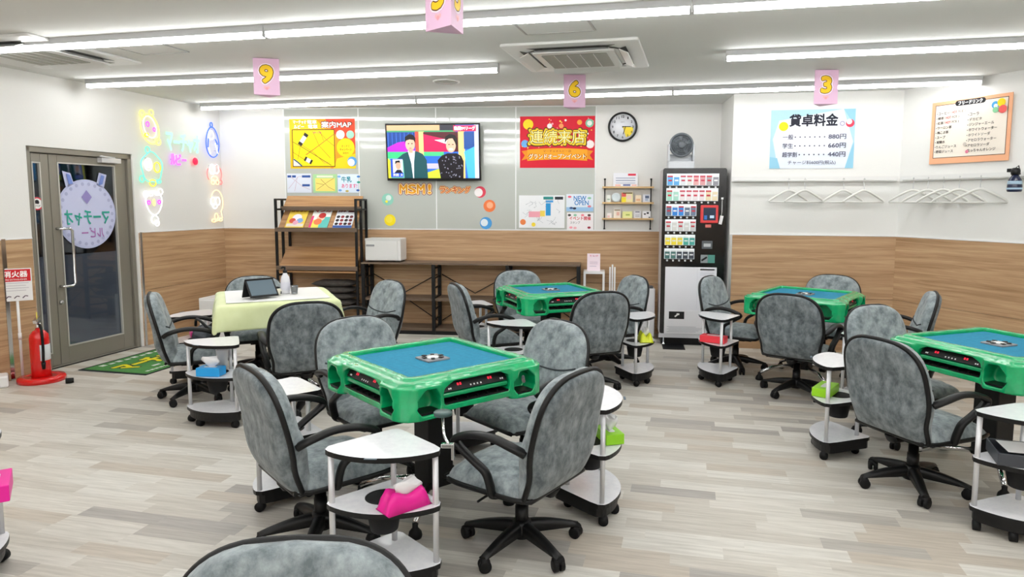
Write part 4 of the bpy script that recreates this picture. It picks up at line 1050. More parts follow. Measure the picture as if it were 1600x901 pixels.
card('card', 'yellow and red picture card in the centre of the wall shelf middle tier', 'card', .20, 1.600, .135, .12, '#e9dfae', [(0, 0, .4, .5, '#e8d62c'), (.02, .55, .4, .95, '#d85a50'), (.1, .86, .95, .97, '#5a4a20'), (.5, .3, .85, .7, '#f0d0c8')])
card('card', 'cream and orange card on the wall shelf middle tier', 'card', .365, 1.600, .07, .085, '#ecdcc0', [(.15, .2, .85, .5, '#dfae86')])
card('card', 'pale blue card at the vending machine end of the middle tier', 'card', .455, 1.600, .085, .095, '#dfe3ee', [(.3, .5, .85, .85, '#5a6680'), (.3, .2, .7, .45, '#a8b8d0')])
card('card', 'small white card with a pink corner on the lowest tier', 'card', .03, 1.410, .055, .06, '#ece6e4', [(.1, .1, .6, .5, '#e8c0bc')])
card('card', 'cream card with brown top edge on the lowest tier of the wall shelf', 'card', .11, 1.410, .085, .105, '#ece0d2', [(.1, .85, .9, .97, '#8a7a60'), (.4, .3, .8, .7, '#e0b0a0')])
card('card', 'lime yellow card on the lowest tier of the wall shelf', 'card', .215, 1.410, .115, .08, '#e3e69a', [(.35, .4, .75, .6, '#9cb05a'), (.15, .1, .85, .18, '#f2f2d8')])
card('card', 'grey patterned card on the lowest tier of the wall shelf', 'card', .35, 1.410, .085, .09, '#d8d9de', [(.2, .75, .8, .92, '#8a8c94'), (.2, .2, .8, .3, '#a4a6ae'), (.2, .4, .8, .5, '#b4b6be')])
card('card', 'white card with two black blots on the lowest tier of the wall shelf', 'card', .455, 1.410, .095, .085, '#eff0f4', [(.15, .5, .4, .68, '#1c1c22'), (.5, .62, .78, .85, '#1c1c22'), (.75, .05, .95, .2, '#33343c')])

# ------------------------------------------------------------------ magazine rack
def tloc(s, off, z=0.): return wp('T', s, off, z)
t = thing('magazine_rack', 'tall black steel magazine rack with slanted walnut shelves', 'rack', tloc(.90, .045), wang('T'))
RW = 1.0; RD = .36
for x in (0, RW):
    b = MB()
    for y in (-RD, -RD*.52, -.0): b.box((x, y-.0, .815 if y != -RD*.52 else 1.16), (.028, .028, 1.63 if y != -RD*.52 else .94))
    for z in (1.62, 1.50, .70, .06): b.box((x, -RD/2, z), (.022, RD, .022))
    b.build('side_frame', BLACKM, t, bevel=.002)
def slant(z0, z1, y0, y1, name='slanted_shelf'):
    b = MB(); d = Vector((0, y1-y0, z1-z0)); L_ = d.length; an = math.atan2(d.z, d.y)
    b.box((RW/2, (y0+y1)/2, (z0+z1)/2), (RW-.03, L_, .018), M=Matrix.Rotation(an, 4, 'X')); sh = b.build(name, SHELFW, t)
    b = MB(); b.box((RW/2, y0-.008, z0+.012), (RW+.02, .018, .05)); b.build('shelf_lip', SHELFD, sh); return sh
slant(1.50, 1.66, -.20, -.05); slant(1.245, 1.50, -.36, -.12); slant(.78, 1.03, -.36, -.10)
b = MB(); b.bb(.015, RW-.015, -.36, -.03, .735, .755); b.build('flat_shelf', SHELFW, t); 
b = MB(); b.bb(.015, RW-.015, -.36, -.01, .30, .32); b.build('flat_shelf', SHELFD, t)
def magazine(label, x, cols):
    m = thing('magazine', label, 'magazine', wp('T', .90+x, .396, 1.279), wang('T')); m.rotation_euler = (math.radians(-43.3), 0, wang('T'))
    b = MB(); b.bb(0, .235, -.006, 0, 0, .315); b.build('magazine_body', ink(cols[0]), m)
    a = Art(-.006)
    for x0, z0, x1, z1, c in cols[1]: a.rect(x0*.235, z0*.315, x1*.235, z1*.315, c)
    for x0, z0, r, c in cols[2]: a.disc(x0*.235, z0*.315, r, c)
    a.text(cols[3], .235/2, .315*.88, .05, cols[4], .2, 'C', off=.05); a.build(m)
magazine('yellow covered manga magazine, first on the slanted shelf', .10, ('#e8c94e', [(.05, .05, .95, .2, '#d8d0c8')], [(.5, .5, .06, '#e8e4ec'), (.3, .35, .04, '#c8503c'), (.7, .35, .04, '#7aa0d0'), (.5, .25, .035, '#d8a0b8')], 'コミック', '#a8542a'))
magazine('white and teal covered manga magazine with red title, middle of the slanted shelf', .40, ('#e9eae6', [(.0, .0, .5, .4, '#e8d85a'), (.5, .0, 1, .55, '#5ab8b0'), (0, .0, .12, .6, '#d83c78')], [(.5, .5, .05, '#f0c8b0'), (.55, .62, .045, '#b8302c'), (.4, .3, .05, '#e87a4c')], 'マンガ', '#c4202c'))
magazine('white covered magazine with rows of small portraits, last on the slanted shelf', .70, ('#dfe3ea', [(.0, .0, 1, .12, '#34569c')], [(x, z, .022, c) for x, c in ((.15, '#2c2024'), (.38, '#8a2c34'), (.62, '#2c2024'), (.85, '#6a2a30')) for z in (.2, .38, .56)] , '麻雀', '#6a3040'))
CUSH = mat('grey_cushion_cloth', '#3a3632', .9, noise=('#4a4540', 20, (1, 1, 1)), bump=(30, .3))
for i in range(4):
    c = thing('floor_cushion', ['lowest dark grey floor cushion of the stack on the rack', 'second dark grey floor cushion from the rack board', 'third dark grey floor cushion from the rack board', 'topmost dark grey floor cushion of the stack on the rack'][i], 'cushion', wp('T', 1.56, .235, .321+.0785*i), wang('T')+random.uniform(-.05, .05))
    b = MB(); rows = []; und = []
    for j in range(11):
        v = -1+2*j/10; rows.append([Vector(((-1+2*k/14)*.27*(1-.04*abs(v)), v*.145, .039+.038*max(0, (1-abs(-1+2*k/14)**4))**.5*max(0, 1-v**4)**.5+.004*math.sin(k*1.7+i)*(1-v*v))) for k in range(15)])
        und.append([Vector((p.x, p.y, .078-p.z)) for p in rows[-1]])
    b.grid(rows); b.grid(und); b.build('cushion_cover', CUSH, c, weld=True)
# low shelf unit
t = thing('low_shelf', 'long low walnut and black steel shelf unit along the oak wall', 'shelf', tloc(1.965, .03), wang('T'))
SW, SD = 2.60, .36
for x in (0, .865, 1.76, SW):
    b = MB(); b.bb(x-.02, x+.02, -SD, -SD+.04, 0, .85); b.bb(x-.02, x+.02, -.045, -.005, 0, .85)
    for z in (.06, .18, .30, .44, .56, .68, .80): b.bb(x-.008, x+.008, -SD+.03, -.03, z-.008, z+.008)
    b.build('post_frame', BLACKM, t)
for x0, x1 in ((-.02, .865), (.865, 1.76), (1.76, SW+.02)):
    b = MB(); b.bb(x0+.002, x1-.002, -SD-.01, 0, .85, .87); b.build('top_board', SHELFD, t)
    for z in (.44, .075): 
        b = MB(); b.bb(x0+.022, x1-.022, -SD+.01, -.01, z-.03, z); b.build('shelf_board', SHELFD, t)
    b = MB(); xm = (x0+x1)/2
    b.tube([(x0+.03, -.02, .70), (xm, -.02, .47), (x1-.03, -.02, .70)], .006, 6); b.tube([(x0+.03, -.024, .12), (xm, -.024, .40), (x1-.03, -.024, .12)], .006, 6); b.build('brace', BLACKM, t)
    b = MB(); b.bb(x0+.02, x1-.02, -SD+.005, -SD+.025, 0.0, .045); b.build('kick_rail', BLACKM, t)
t = thing('towel_warmer', 'white towel warmer cabinet standing on the low shelf', 'towel warmer', tloc(1.985, .09, .871), wang('T'))
b = MB(); b.bb(0, .44, -.26, 0, .015, .285); b.build('body', mat('warmer_white', '#e4e5e3', .35), t, bevel=.008)
b = MB(); b.bb(.006, .405, -.272, -.26, .02, .255); dr = b.build('door', mat('warmer_door', '#dcdddb', .3), t, bevel=.005)
b = MB(); b.bb(.02, .12, -.278, -.272, .19, .212); b.build('handle', mat('warmer_grey', '#8d8f92', .4), dr)
b = MB(); b.bb(.0, .44, -.268, -.26, .258, .286); b.bb(.3, .36, -.2695, -.268, .266, .276); b.build('control_strip', mat('warmer_strip', '#cfd0ce', .35), t)
for x in (.04, .4): 
    b = MB(); b.bb(x-.02, x+.02, -.24, -.02, 0, .016); b.build('foot', BLACK, t)
# white stand with pink notice, white panel heater etc.
t = thing('white_stand', 'narrow white metal side table beside the low shelf', 'table', tloc(4.625, .06), wang('T'))
b = MB(); b.bb(0, .25, -.24, 0, .755, .785); b.build('table_top', WHITEP, t)
for x in (.012, .238):
    for y in (-.228, -.012):
        b = MB(); b.bb(x-.012, x+.012, y-.012, y+.012, 0, .755); b.build('leg', WHITEP, t)
t = thing('notice_stand', 'small pink white notice standing on the white side table', 'notice', tloc(4.665, .2, .785), wang('T')); t.rotation_euler = (-.1, 0, wang('T'))
b = MB(); b.bb(0, .155, -.004, 0, 0, .205); b.build('card', ink('#f0dfe8'), t)
a = Art(-.004); a.text('ご案内', .077, .175, .022, '#c77a9c', .08, 'C'); a.rect(.03, .10, .125, .105, '#b8a0b4'); a.rect(.03, .08, .125, .085, '#b8a0b4'); a.rect(.03, .05, .11, .055, '#a89cb8'); a.disc(.04, .18, .01, '#e8b0c0'); a.disc(.12, .18, .01, '#e8b0c0'); a.build(t)
t = thing('folded_rack', 'folded white plastic stand leaning beside the white side table', 'stand', tloc(4.93, .16), wang('T'))
b = MB()
for x in (0, .028, .056): b.bb(x, x+.018, -.05, -.02, 0, .86-.03*abs(x-.028)/.028)
b.build('slats', WHITEP, t); b = MB(); b.bb(-.012, .088, -.085, -.05, .2, .55); b.build('folded_tray', WHITEP, t, bevel=.004)
t = thing('white_panel_heater', 'white upright panel appliance with grey top beside the vending machine', 'heater', tloc(5.1, .22), wang('T'))
b = MB(); b.bb(0, .36, -.16, 0, .03, .60); b.build('body', mat('appliance_white', '#e3e4e8', .35), t, bevel=.012)
b = MB(); b.bb(.02, .34, -.14, -.02, .60, .625); b.build('top_grille', mat('appliance_grey', '#4c4f54', .5), t, bevel=.005)
b = MB(); b.bb(.02, .34, -.15, -.01, 0, .03); b.build('base', BLACK, t)
t = thing('white_cabinet', 'plain white box unit against the corner behind the cloth table', 'cabinet', tloc(.22, .55), wang('T')-.05)
b = MB(); b.bb(0, .42, -.4, 0, .02, .48); b.build('body', WHITEP, t, bevel=.006); b = MB(); b.bb(.01, .41, -.412, -.4, .04, .46); b.build('door', WHITEP, t, bevel=.004)

# ------------------------------------------------------------------ cigarette vending machine and fan
VX, VY, VA = 1.447, 7.60, -.133
t = thing('vending_machine', 'tall black cigarette vending machine with rows of packs and white lower door', 'vending machine', (VX, VY, 0), VA)
VW, VH = .69, 1.975
b = MB(); b.bb(-.0, VW, .02, .50, .10, VH-.003); b.build('cabinet', mat('machine_side', '#c9c6c8', .4), t, bevel=.008)
b = MB(); b.prism(rrect(VW-.004, VH-.13, .025, cx=VW/2, cy=(VH+.13)/2), 0, .045, Matrix(((1, 0, 0, 0), (0, 0, 1, -.022), (0, 1, 0, 0), (0, 0, 0, 1)))); fr = b.build('front_frame', mat('gloss_black', '#0c0d0f', .18), t)
def vbox(name, x0, x1, z0, z1, d, m, par=None, bev=.0): 
    b = MB(); b.bb(x0, x1, -.022-d, -.022, z0, z1); return b.build(name, m, par or t, bevel=bev)
LITE = mat('lit_display', '#dfe6ea', .3, emit=.35)
rows_ = [(.045, .605, 1.785, 1.915, ['#5aa4dc', '#5aa4dc', '#d8dde0', '#dcdcd8', '#d8a4a4', '#d09a9c', '#a8a0a4', '#8c8c94']),
        (.042, .60, 1.617, 1.757, ['#9ecfbc', '#a4d2c2', '#e4dcdc', '#e6dcdc', '#e2d8da', '#e2d8da', '#dccfae', '#dccfae']),
        (.040, .372, 1.452, 1.582, ['#5a6f88', '#2d7fd0', '#2d84d4', '#5d7088', '#6a7890']),
        (.038, .370, 1.283, 1.414, ['#cfd0ce', '#d2d3d0', '#cacbca', '#cdcecc', '#c8c9c8']),
        (.036, .366, 1.128, 1.245, ['#e8d63a', '#ecd93c', '#e6d440', '#4aa89a', '#3f9c92']),
        (.034, .362, .975, 1.091, ['#3e6a66', '#47736e', '#2c3a44', '#343c46', '#3a424c'])]
for x0, x1, z0, z1, packs in rows_:
    sh = vbox('display_window', x0, x1, z0, z1, .003, LITE)
    n = len(packs); pw = (x1-x0)/n
    for i, c in enumerate(packs):
        h = (z1-z0)*.80
        b = MB(); b.mi = 0; b.bb(x0+pw*i+pw*.09, x0+pw*(i+1)-pw*.09, -.034, -.025, z0+.004, z0+.004+h); b.mi = 1; b.bb(x0+pw*i+pw*.22, x0+pw*(i+1)-pw*.22, -.0346, -.034, z0+h*.45, z0+h*.62); b.bb(x0+pw*i+pw*.09, x0+pw*(i+1)-pw*.09, -.0346, -.034, z0+h*.88, z0+.004+h)
        c2 = '#f0f0f0' if i % 2 else '#c83c48'
        if z0 > 1.6 and i in (2, 3, 4, 5): c2 = '#c8485c'
        if z0 < 1.2: c2 = '#e8eceb'
        b.build('cigarette_pack', [mat('pack_'+c.lstrip('#'), c, .35, emit=.12), ink(c2)], sh)
        b = MB(); b.lathe([(.011, 0), (.011, .006), (.008, .008)], 12, (x0+pw*(i+.5), -.022, z0-.018), 'Y'); b.build('select_button', mat('button_white', '#d9dcdf', .3), fr)
vbox('card_reader', .415, .605, 1.375, 1.572, .03, mat('reader_red', '#d93a3c', .35), t, .008); vbox('reader_screen', .445, .578, 1.405, 1.545, .031, mat('reader_screen', '#1c2a3c', .1, emit=.6))
vbox('reader_key', .455, .485, 1.415, 1.46, .032, mat('reader_blue', '#2b62a8', .3, emit=.4)); vbox('reader_key', .515, .56, 1.43, 1.46, .032, mat('reader_pale', '#a9c0d4', .3, emit=.4)); vbox('coin_button', .47, .535, 1.325, 1.362, .012, mat('button_rose', '#e0766e', .4), t, .006)
vbox('bill_slot', .44, .555, 1.09, 1.18, .012, mat('slot_grey', '#55595e', .4), t, .004); vbox('bill_mouth', .46, .535, 1.115, 1.15, .014, mat('slot_light', '#b9bdc0', .4)); vbox('card_plate', .432, .508, .935, 1.025, .004, mat('slot_grey2', '#8d9498', .4)); vbox('card_plate', .51, .585, .935, 1.025, .004, mat('slot_green', '#4c8f84', .4))
b = MB(); b.box((.47, -.028, .98), (.07, .004, .02), M=Matrix.Rotation(-.6, 4, 'Y')); b.build('card_icon', BLACK, t)
lw = vbox('lower_door', .05, .61, .235, .886, .006, mat('machine_white', '#eaecf3', .3), t, .004); vbox('tray_panel', .05, .61, .132, .40, .008, mat('machine_white2', '#eff0f5', .3), t, .004)
vbox('dispense_slot', .10, .27, .30, .385, .0095, mat('slot_dark', '#17191c', .3), t, .003); b = MB(); b.box((.185, -.0325, .342), (.05, .002, .016), M=Matrix.Rotation(-.7, 4, 'Y')); b.box((.2, -.0326, .355), (.03, .002, .02)); b.build('hand_icon', WHITEP, t)
a = Art(-.031); 
for i in range(5): a.rect(.08+.02*(i % 2), .21-.014*i, .40+.03*((i*3) % 4), .214-.014*i, '#b4b8c0')
a.rect(.43, .855, .585, .868, '#1d1f24'); a.rect(.43, .82, .58, .824, '#b8bcc4'); a.rect(.43, .80, .56, .804, '#b8bcc4'); a.rect(.40, .42, .401, .87, '#b8bcc8'); a.build(t)
vbox('base_panel', -.01, VW+.002, .085, .132, .004, mat('machine_white3', '#d6d8dd', .35), t, .004)
b = MB(); b.bb(.02, VW-.02, .02, .46, .0, .10); b.build('plinth', BLACK, t)
for x in (.05, VW-.06):
    b = MB(); b.lathe([(.022, 0), (.022, .012), (.010, .02), (.010, .09)], 12, (x, .0, 0)); b.build('leveling_foot', CHROME, t)
b = MB(); b.tube([(.645, -.024, 1.63), (.645, -.03, 1.5), (.64, -.03, 1.46)], .003, 6); b.box((.638, -.028, 1.41), (.035, .004, .095), M=Matrix.Rotation(.2, 4, 'Y')); b.box((.645, -.028, 1.645), (.022, .01, .022)); b.build('hanging_tag', WHITEP, t)
b = MB(); b.bb(.03, .27, -.26, .06, 0, .006); o = b.build('floor_plate', BLACK); o.location = (VX, VY, 0); o.rotation_euler = (0, 0, VA); tag(o, 'flat black plate on the floor at the foot of the vending machine', 'mat')
t = thing('fan', 'grey and white box circulator fan standing on the vending machine', 'fan', (VX+.22, VY+.12, VH+.0005), VA+.06); t.scale = (1.16, 1.16, 1.16)
FANW = mat('fan_pale', '#c3c7cb', .4); FAND = mat('fan_grille', '#5a6066', .45)
b = MB(); b.bb(-.125, .125, -.06, .06, 0, .07); b.bb(-.125, -.11, -.045, .045, .07, .235); b.bb(.11, .125, -.045, .045, .07, .235); b.bb(-.11, .11, .03, .045, .07, .14); b.build('fan_stand', FANW, t, bevel=.006)
b = MB(); rg = [(.105+.0*k, 0) for k in range(1)]; b.loop([(.105*math.cos(2*PI*k/32), -.03, .225+.105*math.sin(2*PI*k/32)) for k in range(32)], .012, 8)
for r_ in (.085, .066, .047): b.loop([(r_*math.cos(2*PI*k/28), -.045, .225+r_*math.sin(2*PI*k/28)) for k in range(28)], .0028, 6)
for k in range(16):
    q = 2*PI*k/16; b.tube([(.03*math.cos(q), -.05, .225+.03*math.sin(q)), (.105*math.cos(q), -.036, .225+.105*math.sin(q))], .0022, 5)
b.lathe([(.034, .046), (.03, .054), (.01, .056)], 20, (0, 0, .225), 'Y'); b.build('grille', FAND, t)
b = MB()
for k in range(5):
    q = 2*PI*k/5; R = Matrix.Translation((0, -.01, .225)) @ Matrix.Rotation(q, 4, 'Y'); v = [(.02, -.012, 0), (.092, -.018, .02), (.09, .014, .062), (.02, .014, .03)]
    b._new([R @ Vector(p) for p in v], [(0, 1, 2, 3)]); b._new([R @ (Vector(p)+Vector((0, .003, 0))) for p in v], [(3, 2, 1, 0)])
b.build('blades', mat('fan_blade', '#8b9298', .35), t)
b = MB(); b.lathe([(.108, -.02), (.10, .02), (.07, .06), (.03, .075)], 28, (0, 0, .225), 'Y'); o = b.build('housing', mat('fan_housing', '#777d83', .5), t); o.location = (0, .02, 0)
for v in o.data.vertices: v.co.y = -v.co.y

# ------------------------------------------------------------------ alcove wall: price poster, rail, hangers
t, a = board('price_poster', 'pale blue price list poster with large black heading', 'poster', 'K', .387, 1.225, 1.964, 2.577, .002, '#a9cfe4')
W_, H_ = a.W, a.H
a.poly([(W_*.10, 0), (W_*.90, 0), (W_*.985, H_*.45), (W_*.86, H_), (W_*.10, H_*.82), (W_*.03, H_*.5)], '#dde5f2'); a.poly([(W_*.12, H_*.62), (W_*.5, H_*.9), (W_*.9, H_*.7), (W_*.8, H_*.3), (W_*.2, H_*.35)], '#e5e9f4')
a.poly([(W_*.86, H_), (W_, H_), (W_, H_*.7)], '#8fc4dc'); a.poly([(W_, 0), (W_*.9, 0), (W_*.985, H_*.4), (W_, H_*.45)], '#8fc4dc'); a.poly([(0, 0), (W_*.13, 0), (W_*.09, H_*.18), (0, H_*.2)], '#8fc4dc')
a.text('貸卓料金', W_*.225, H_*.72, H_*.2, '#1a1c2c', W_*.57, off=.035)
a.disc(W_*.155, H_*.72, .048, '#f3d20f'); a.disc(W_*.85, H_*.755, .026, '#a8a4c0'); a.disc(W_*.85, H_*.755, .015, '#e5e9f4'); a.disc(W_*.94, H_*.76, .042, '#d83a54'); a.disc(W_*.93, H_*.785, .028, '#f0eef0')
for i, (l, p) in enumerate((('一般', '880円'), ('学生', '660円'), ('超学割', '440円'))):
    z = H_*(.495-.15*i); a.text(l, W_*.15, z, H_*.085, '#5a5c70', W_*(.125 if i < 2 else .175), off=.02)
    for k in range(7 if i < 2 else 6): a.disc(W_*((.3 if i < 2 else .355)+.058*k), z+H_*.04, .0075, '#5a5c70')
    a.text(p, W_*.695, z, H_*.085, '#5a5c70', W_*.205, off=.03)
a.text('チャージ料600円(税込)', W_*.22, H_*.06, H_*.075, '#5a5c70', W_*.57, off=.01); a.build(t)
RAILM = mat('rail_white', '#dcdcda', .4)
b = MB(); b.bb(.0, (E_-D).length-.02, -.022, 0, 1.825, 1.878); b.bb(0, (E_-D).length-.02, -.035, -.018, 1.825, 1.838); b.tube([(.02, -.10, 1.834), ((E_-D).length-.06, -.10, 1.834)], .006, 8)
for x in (.1, .85, 1.55): b.tube([(x, -.02, 1.832), (x, -.10, 1.834)], .005, 6)
o = b.build('hanger_rail', RAILM); o.location = wp('K', 0); o.rotation_euler = (0, 0, wang('K')); tag(o, 'white hanger rail on the wall below the price poster', 'rail')
b = MB(); b.bb(.025, 6, -.022, 0, 1.825, 1.878); b.bb(.04, 6, -.035, -.018, 1.825, 1.838); b.tube([(.12, -.10, 1.834), (6, -.10, 1.834)], .006, 8)
for x in (.14, 1.12, 2.1): b.tube([(x, -.02, 1.832), (x, -.10, 1.834)], .005, 6)
o = b.build('hanger_rail', RAILM); o.location = wp('R', 0); o.rotation_euler = (0, 0, wang('R')); tag(o, 'white hanger rail on the wall below the drinks menu', 'rail')
HG = mat('hanger_plastic', '#d9d9d4', .45)
def make_hanger():
    t = thing('coat_hanger', 'h', 'hanger')
    b = MB(); b.tube(smooth_path([(0, 0, -.105), (0, 0, -.06), (0, .006, -.045), (0, .02, -.02), (0, .013, .012), (0, -.006, .017), (0, -.018, .004)], 5), .0035, 8); b.build('hook', ALU, t)
    b = MB(); b.tube(smooth_path([(-.215, 0, -.225), (-.19, 0, -.20), (-.08, 0, -.135), (0, 0, -.105), (.08, 0, -.135), (.19, 0, -.20), (.215, 0, -.225)], 4), .012, 8); b.tube([(-.212, 0, -.228), (.212, 0, -.228)], .008, 8); b.build('shoulder_bar', HG, t)
    return t
hg0 = None
hlist = [('K', .58, .3, 'white coat hanger on the rail, first from the vending machine'), ('K', .74, .3, 'white coat hanger on the rail, second from the vending machine'), ('K', 1.12, .25, 'white coat hanger on the rail, third from the vending machine'), ('K', 1.32, .25, 'white coat hanger on the rail, fourth from the vending machine, before the corner'),
         ('R', .24, .5, 'white coat hanger past the corner, first below the drinks menu'), ('R', .40, .5, 'white coat hanger past the corner, second below the drinks menu'), ('R', .56, .5, 'white coat hanger past the corner, third below the drinks menu'), ('R', .72, .5, 'white coat hanger past the corner, fourth below the drinks menu'), ('R', .92, .5, 'white coat hanger past the corner, last before the dark bottle')]
for k, s_, dy, lb in hlist:
    p = wp(k, s_, .10, 1.836)
    if hg0 is None: hg0 = make_hanger(); hg0.location = p; hg0.rotation_euler = (0, 0, wang(k)+dy); hg0['label'] = lb; hg0['group'] = 'white coat hangers on the wall rail'
    else: dup(hg0, p, wang(k)+dy, lb, 'white coat hangers on the wall rail')
# drinks menu on the right wall
t, a = board('drinks_menu', 'orange framed free drinks menu board with black writing', 'poster', 'R', .338, 1.100, 1.982, 2.575, .012, '#efb189', thick=.010)
W_, H_ = a.W, a.H
a.rect(.035, .055, W_-.03, H_-.03, '#5c4030'); a.rect(.041, .061, W_-.036, H_-.036, '#f0e7da')
a.poly(rrect(.29, .05, .024, 5, W_*.5, H_-.034), '#17181c'); a.text('フリードリンク', W_*.5, H_-.034, .034, '#ffffff', .23, 'C', off=.03)
for i, s_ in enumerate(('コーヒー', '緑茶', '紅茶', 'ウーロン茶', '梅こぶ茶', 'スープ', '炭酸水', 'りんごジュース', '野菜ジュース')):
    z = H_-.125-.0455*i; n = len(s_); a.disc(.058, z+.012, .004, '#26221f'); a.text(s_, .07, z, .027, '#26221f', .029*n, off=.02)
    if i < 3: q = .075+.029*n; a.text('(', q+.004, z, .03, '#26221f', .006); a.text('HOT', q+.018, z+.003, .022, '#c8323a', .05, off=.02); a.text('/ICE )', q+.074, z, .026, '#26221f', .075)
for i, s_ in enumerate(('コーラ', 'デカビタ', 'ジンジャーエール', 'ホワイトウォーター', 'ホワイトソーダ', 'アセロラウォーター', 'アセロラソーダ', 'なっちゃんオレンジ')):
    z = H_-.165-.0475*i; n = len(s_); a.disc(W_*.5-.006, z+.012, .004, '#26221f'); a.text(s_, W_*.5+.006, z, .028, '#26221f', min(.029*n, .27), off=.02)
for x, z, r, c in ((.62, .50, .032, '#4aa2d8'), (.625, .49, .018, '#f0f4f4'), (.675, .515, .036, '#f4d414'), (.625, .455, .026, '#8ccc9c'), (.69, .455, .036, '#e8605c'), (.36, .17, .018, '#c8beb4'), (.385, .1, .016, '#d87a94')): a.disc(x, z, r, c)
a.build(t)
t = thing('spray_bottle', 'dark bottle with black cap hanging by the rail at the picture edge', 'bottle', wp('R', 1.265, .17, 1.70), wang('R'))
b = MB(); b.lathe([(.05, 0), (.056, .01), (.056, .05), (.05, .10), (.03, .135), (.026, .145)], 24); b.build('bottle_body', mat('navy_bottle', '#1c2440', .15), t)
b = MB(); b.lathe([(.0565, .02), (.0572, .021), (.0572, .035), (.0565, .036)], 24); b.lathe([(.054, .065), (.0548, .066), (.0515, .092), (.051, .093)], 24); b.build('label_band', ink('#a9c4d8'), t)
b = MB(); b.lathe([(.03, .145), (.034, .15), (.036, .18), (.03, .20), (.02, .205)], 20); b.box((-.03, -.0, .185), (.07, .03, .03)); b.build('cap', BLACK, t)
b = MB(); b.tube([(0, .0, .205), (0, .035, .225), (0, .065, .15)], .004, 6); b.build('hook', BLACKM, t)
t = thing('wall_outlet', 'small white outlet box low on the oak wall', 'outlet', wp('R', .38, .012, .29), wang('R'))
b = MB(); b.bb(0, .07, -.012, 0, 0, .09); b.build('cover_plate', WHITEP, t, bevel=.003); b = MB(); b.bb(.024, .028, -.0125, -.011, .04, .055); b.bb(.042, .046, -.0125, -.011, .04, .055); b.build('socket_slots', BLACK, t)

# ------------------------------------------------------------------ neon signs on the left wall (plain tube outlines)
def neon(label, s, z, parts):
    t = thing('neon_sign', label, 'neon sign', wp('L2', LA+s, .02, z), wang('L2'), None)
    b = MB(); b.prism(rrect(.22, .30, .09, 4), 0, .003, Matrix.Rotation(PI/2, 4, 'X')); 
    b.bm.clear(); b = MB()
    for q in ((-.06, .10), (.07, -.11)): b.tube([(q[0], 0, q[1]), (q[0], .019, q[1])], .004, 6)
    b.build('standoff', ALU, t)
    for col, strength, paths in parts:
        for pts, closed in paths:
            b = MB(); P = [(x, -.012, z_) for x, z_ in pts]
            b.loop(P, .0065, 6) if closed else b.tube(P, .0065, 6)
            b.build('neon_tube', glow(col, strength), t)
def oval(cx, cz, rx, rz, n=28, rot=0., a0=0., a1=2*PI):
    out = []; full = abs(a1-a0-2*PI) < 1e-6
    for k in range(n if full else n+1):
        q = a0+(a1-a0)*k/n; x, z = rx*math.cos(q), rz*math.sin(q); out.append((cx+x*math.cos(rot)-z*math.sin(rot), cz+x*math.sin(rot)+z*math.cos(rot)))
    return out, full
def wob(cx, cz, rx, rz, k=4, am=.08, n=36): return [(cx+rx*(1+am*math.sin(k*2*PI*i/n))*math.cos(2*PI*i/n), cz+rz*(1+am*math.sin(k*2*PI*i/n))*math.sin(2*PI*i/n)) for i in range(n)], True
neon('yellow neon outline of an oval with small rings, top of the column by the door', 1.615, 2.385, [('#f2ee7a', 1.10, [oval(0, 0, .125, .165, rot=.35), oval(-.10, .15, .035, .04), oval(.03, .18, .03, .03), oval(.11, -.13, .035, .035)]), ('#fff6d8', 1.00, [oval(.0, .02, .085, .12, rot=.35)]), ('#c85ad0', 1.00, [oval(-.03, .05, .02, .025), oval(.06, .0, .016, .02)]), ('#f4c81c', 1.10, [oval(-.05, -.07, .026, .02)])])
neon('teal neon circle with yellow rings and white spiral, middle of the column by the door', 1.615, 1.965, [('#6ee0b8', 1.00, [wob(0, 0, .15, .165, 5, .05), oval(-.05, .19, .03, .035), oval(-.15, -.13, .03, .035), oval(.09, -.15, .03, .02)]), ('#ffffff', 1.00, [oval(-.05, .03, .05, .065), oval(-.045, .03, .025, .035)]), ('#f0dc3c', 1.10, [oval(.075, .005, .045, .055), oval(.0, -.17, .045, .035)])])
neon('white neon outline of a round shape with two violet dots, lowest by the door', 1.62, 1.55, [('#ffffff', 1.00, [wob(0, .03, .115, .13, 3, .06), oval(-.11, .12, .033, .033), oval(.10, .15, .033, .033), oval(-.045, .12, .03, .02), oval(.05, .13, .03, .02), oval(.0, -.16, .05, .045), oval(.03, -.2, .03, .03)]), ('#c84ae0', 1.20, [oval(-.075, .03, .018, .02), oval(.075, .035, .018, .02)]), ('#f4e48c', 1.00, [oval(.0, .03, .014, .035)])])
neon('blue neon tall egg outline with white inner lines, topmost beside the room corner', 2.61, 2.335, [('#1f4ff0', 1.60, [([(.115*math.cos(q)*(1+.12*math.sin(-q)), -.01+.185*math.sin(q)) for q in [2*PI*k/30 for k in range(30)]], True), oval(-.01, .2, .02, .03), ([(-.07, .03), (-.085, -.08)], False), ([(.05, .03), (.09, -.03)], False)]), ('#ffffff', 1.10, [oval(-.02, .075, .045, .055), ([(-.07, -.08), (-.05, -.16)], False), ([(.05, -.02), (.09, -.15)], False)])])
neon('red and cream neon rings below the blue egg outline', 2.62, 1.935, [('#f07070', 1.10, [oval(.0, .0, .13, .12, 20, 0, -.6, 1.4), oval(0, 0, .13, .12, 12, 0, 2.6, 3.8), oval(.11, -.1, .025, .025)]), ('#ffffff', 1.00, [oval(-.035, .055, .05, .06), oval(.04, .06, .045, .055)]), ('#f8e0b0', 1.00, [oval(0, -.06, .06, .03), oval(-.03, -.1, .03, .03), oval(.05, -.1, .03, .03)])])
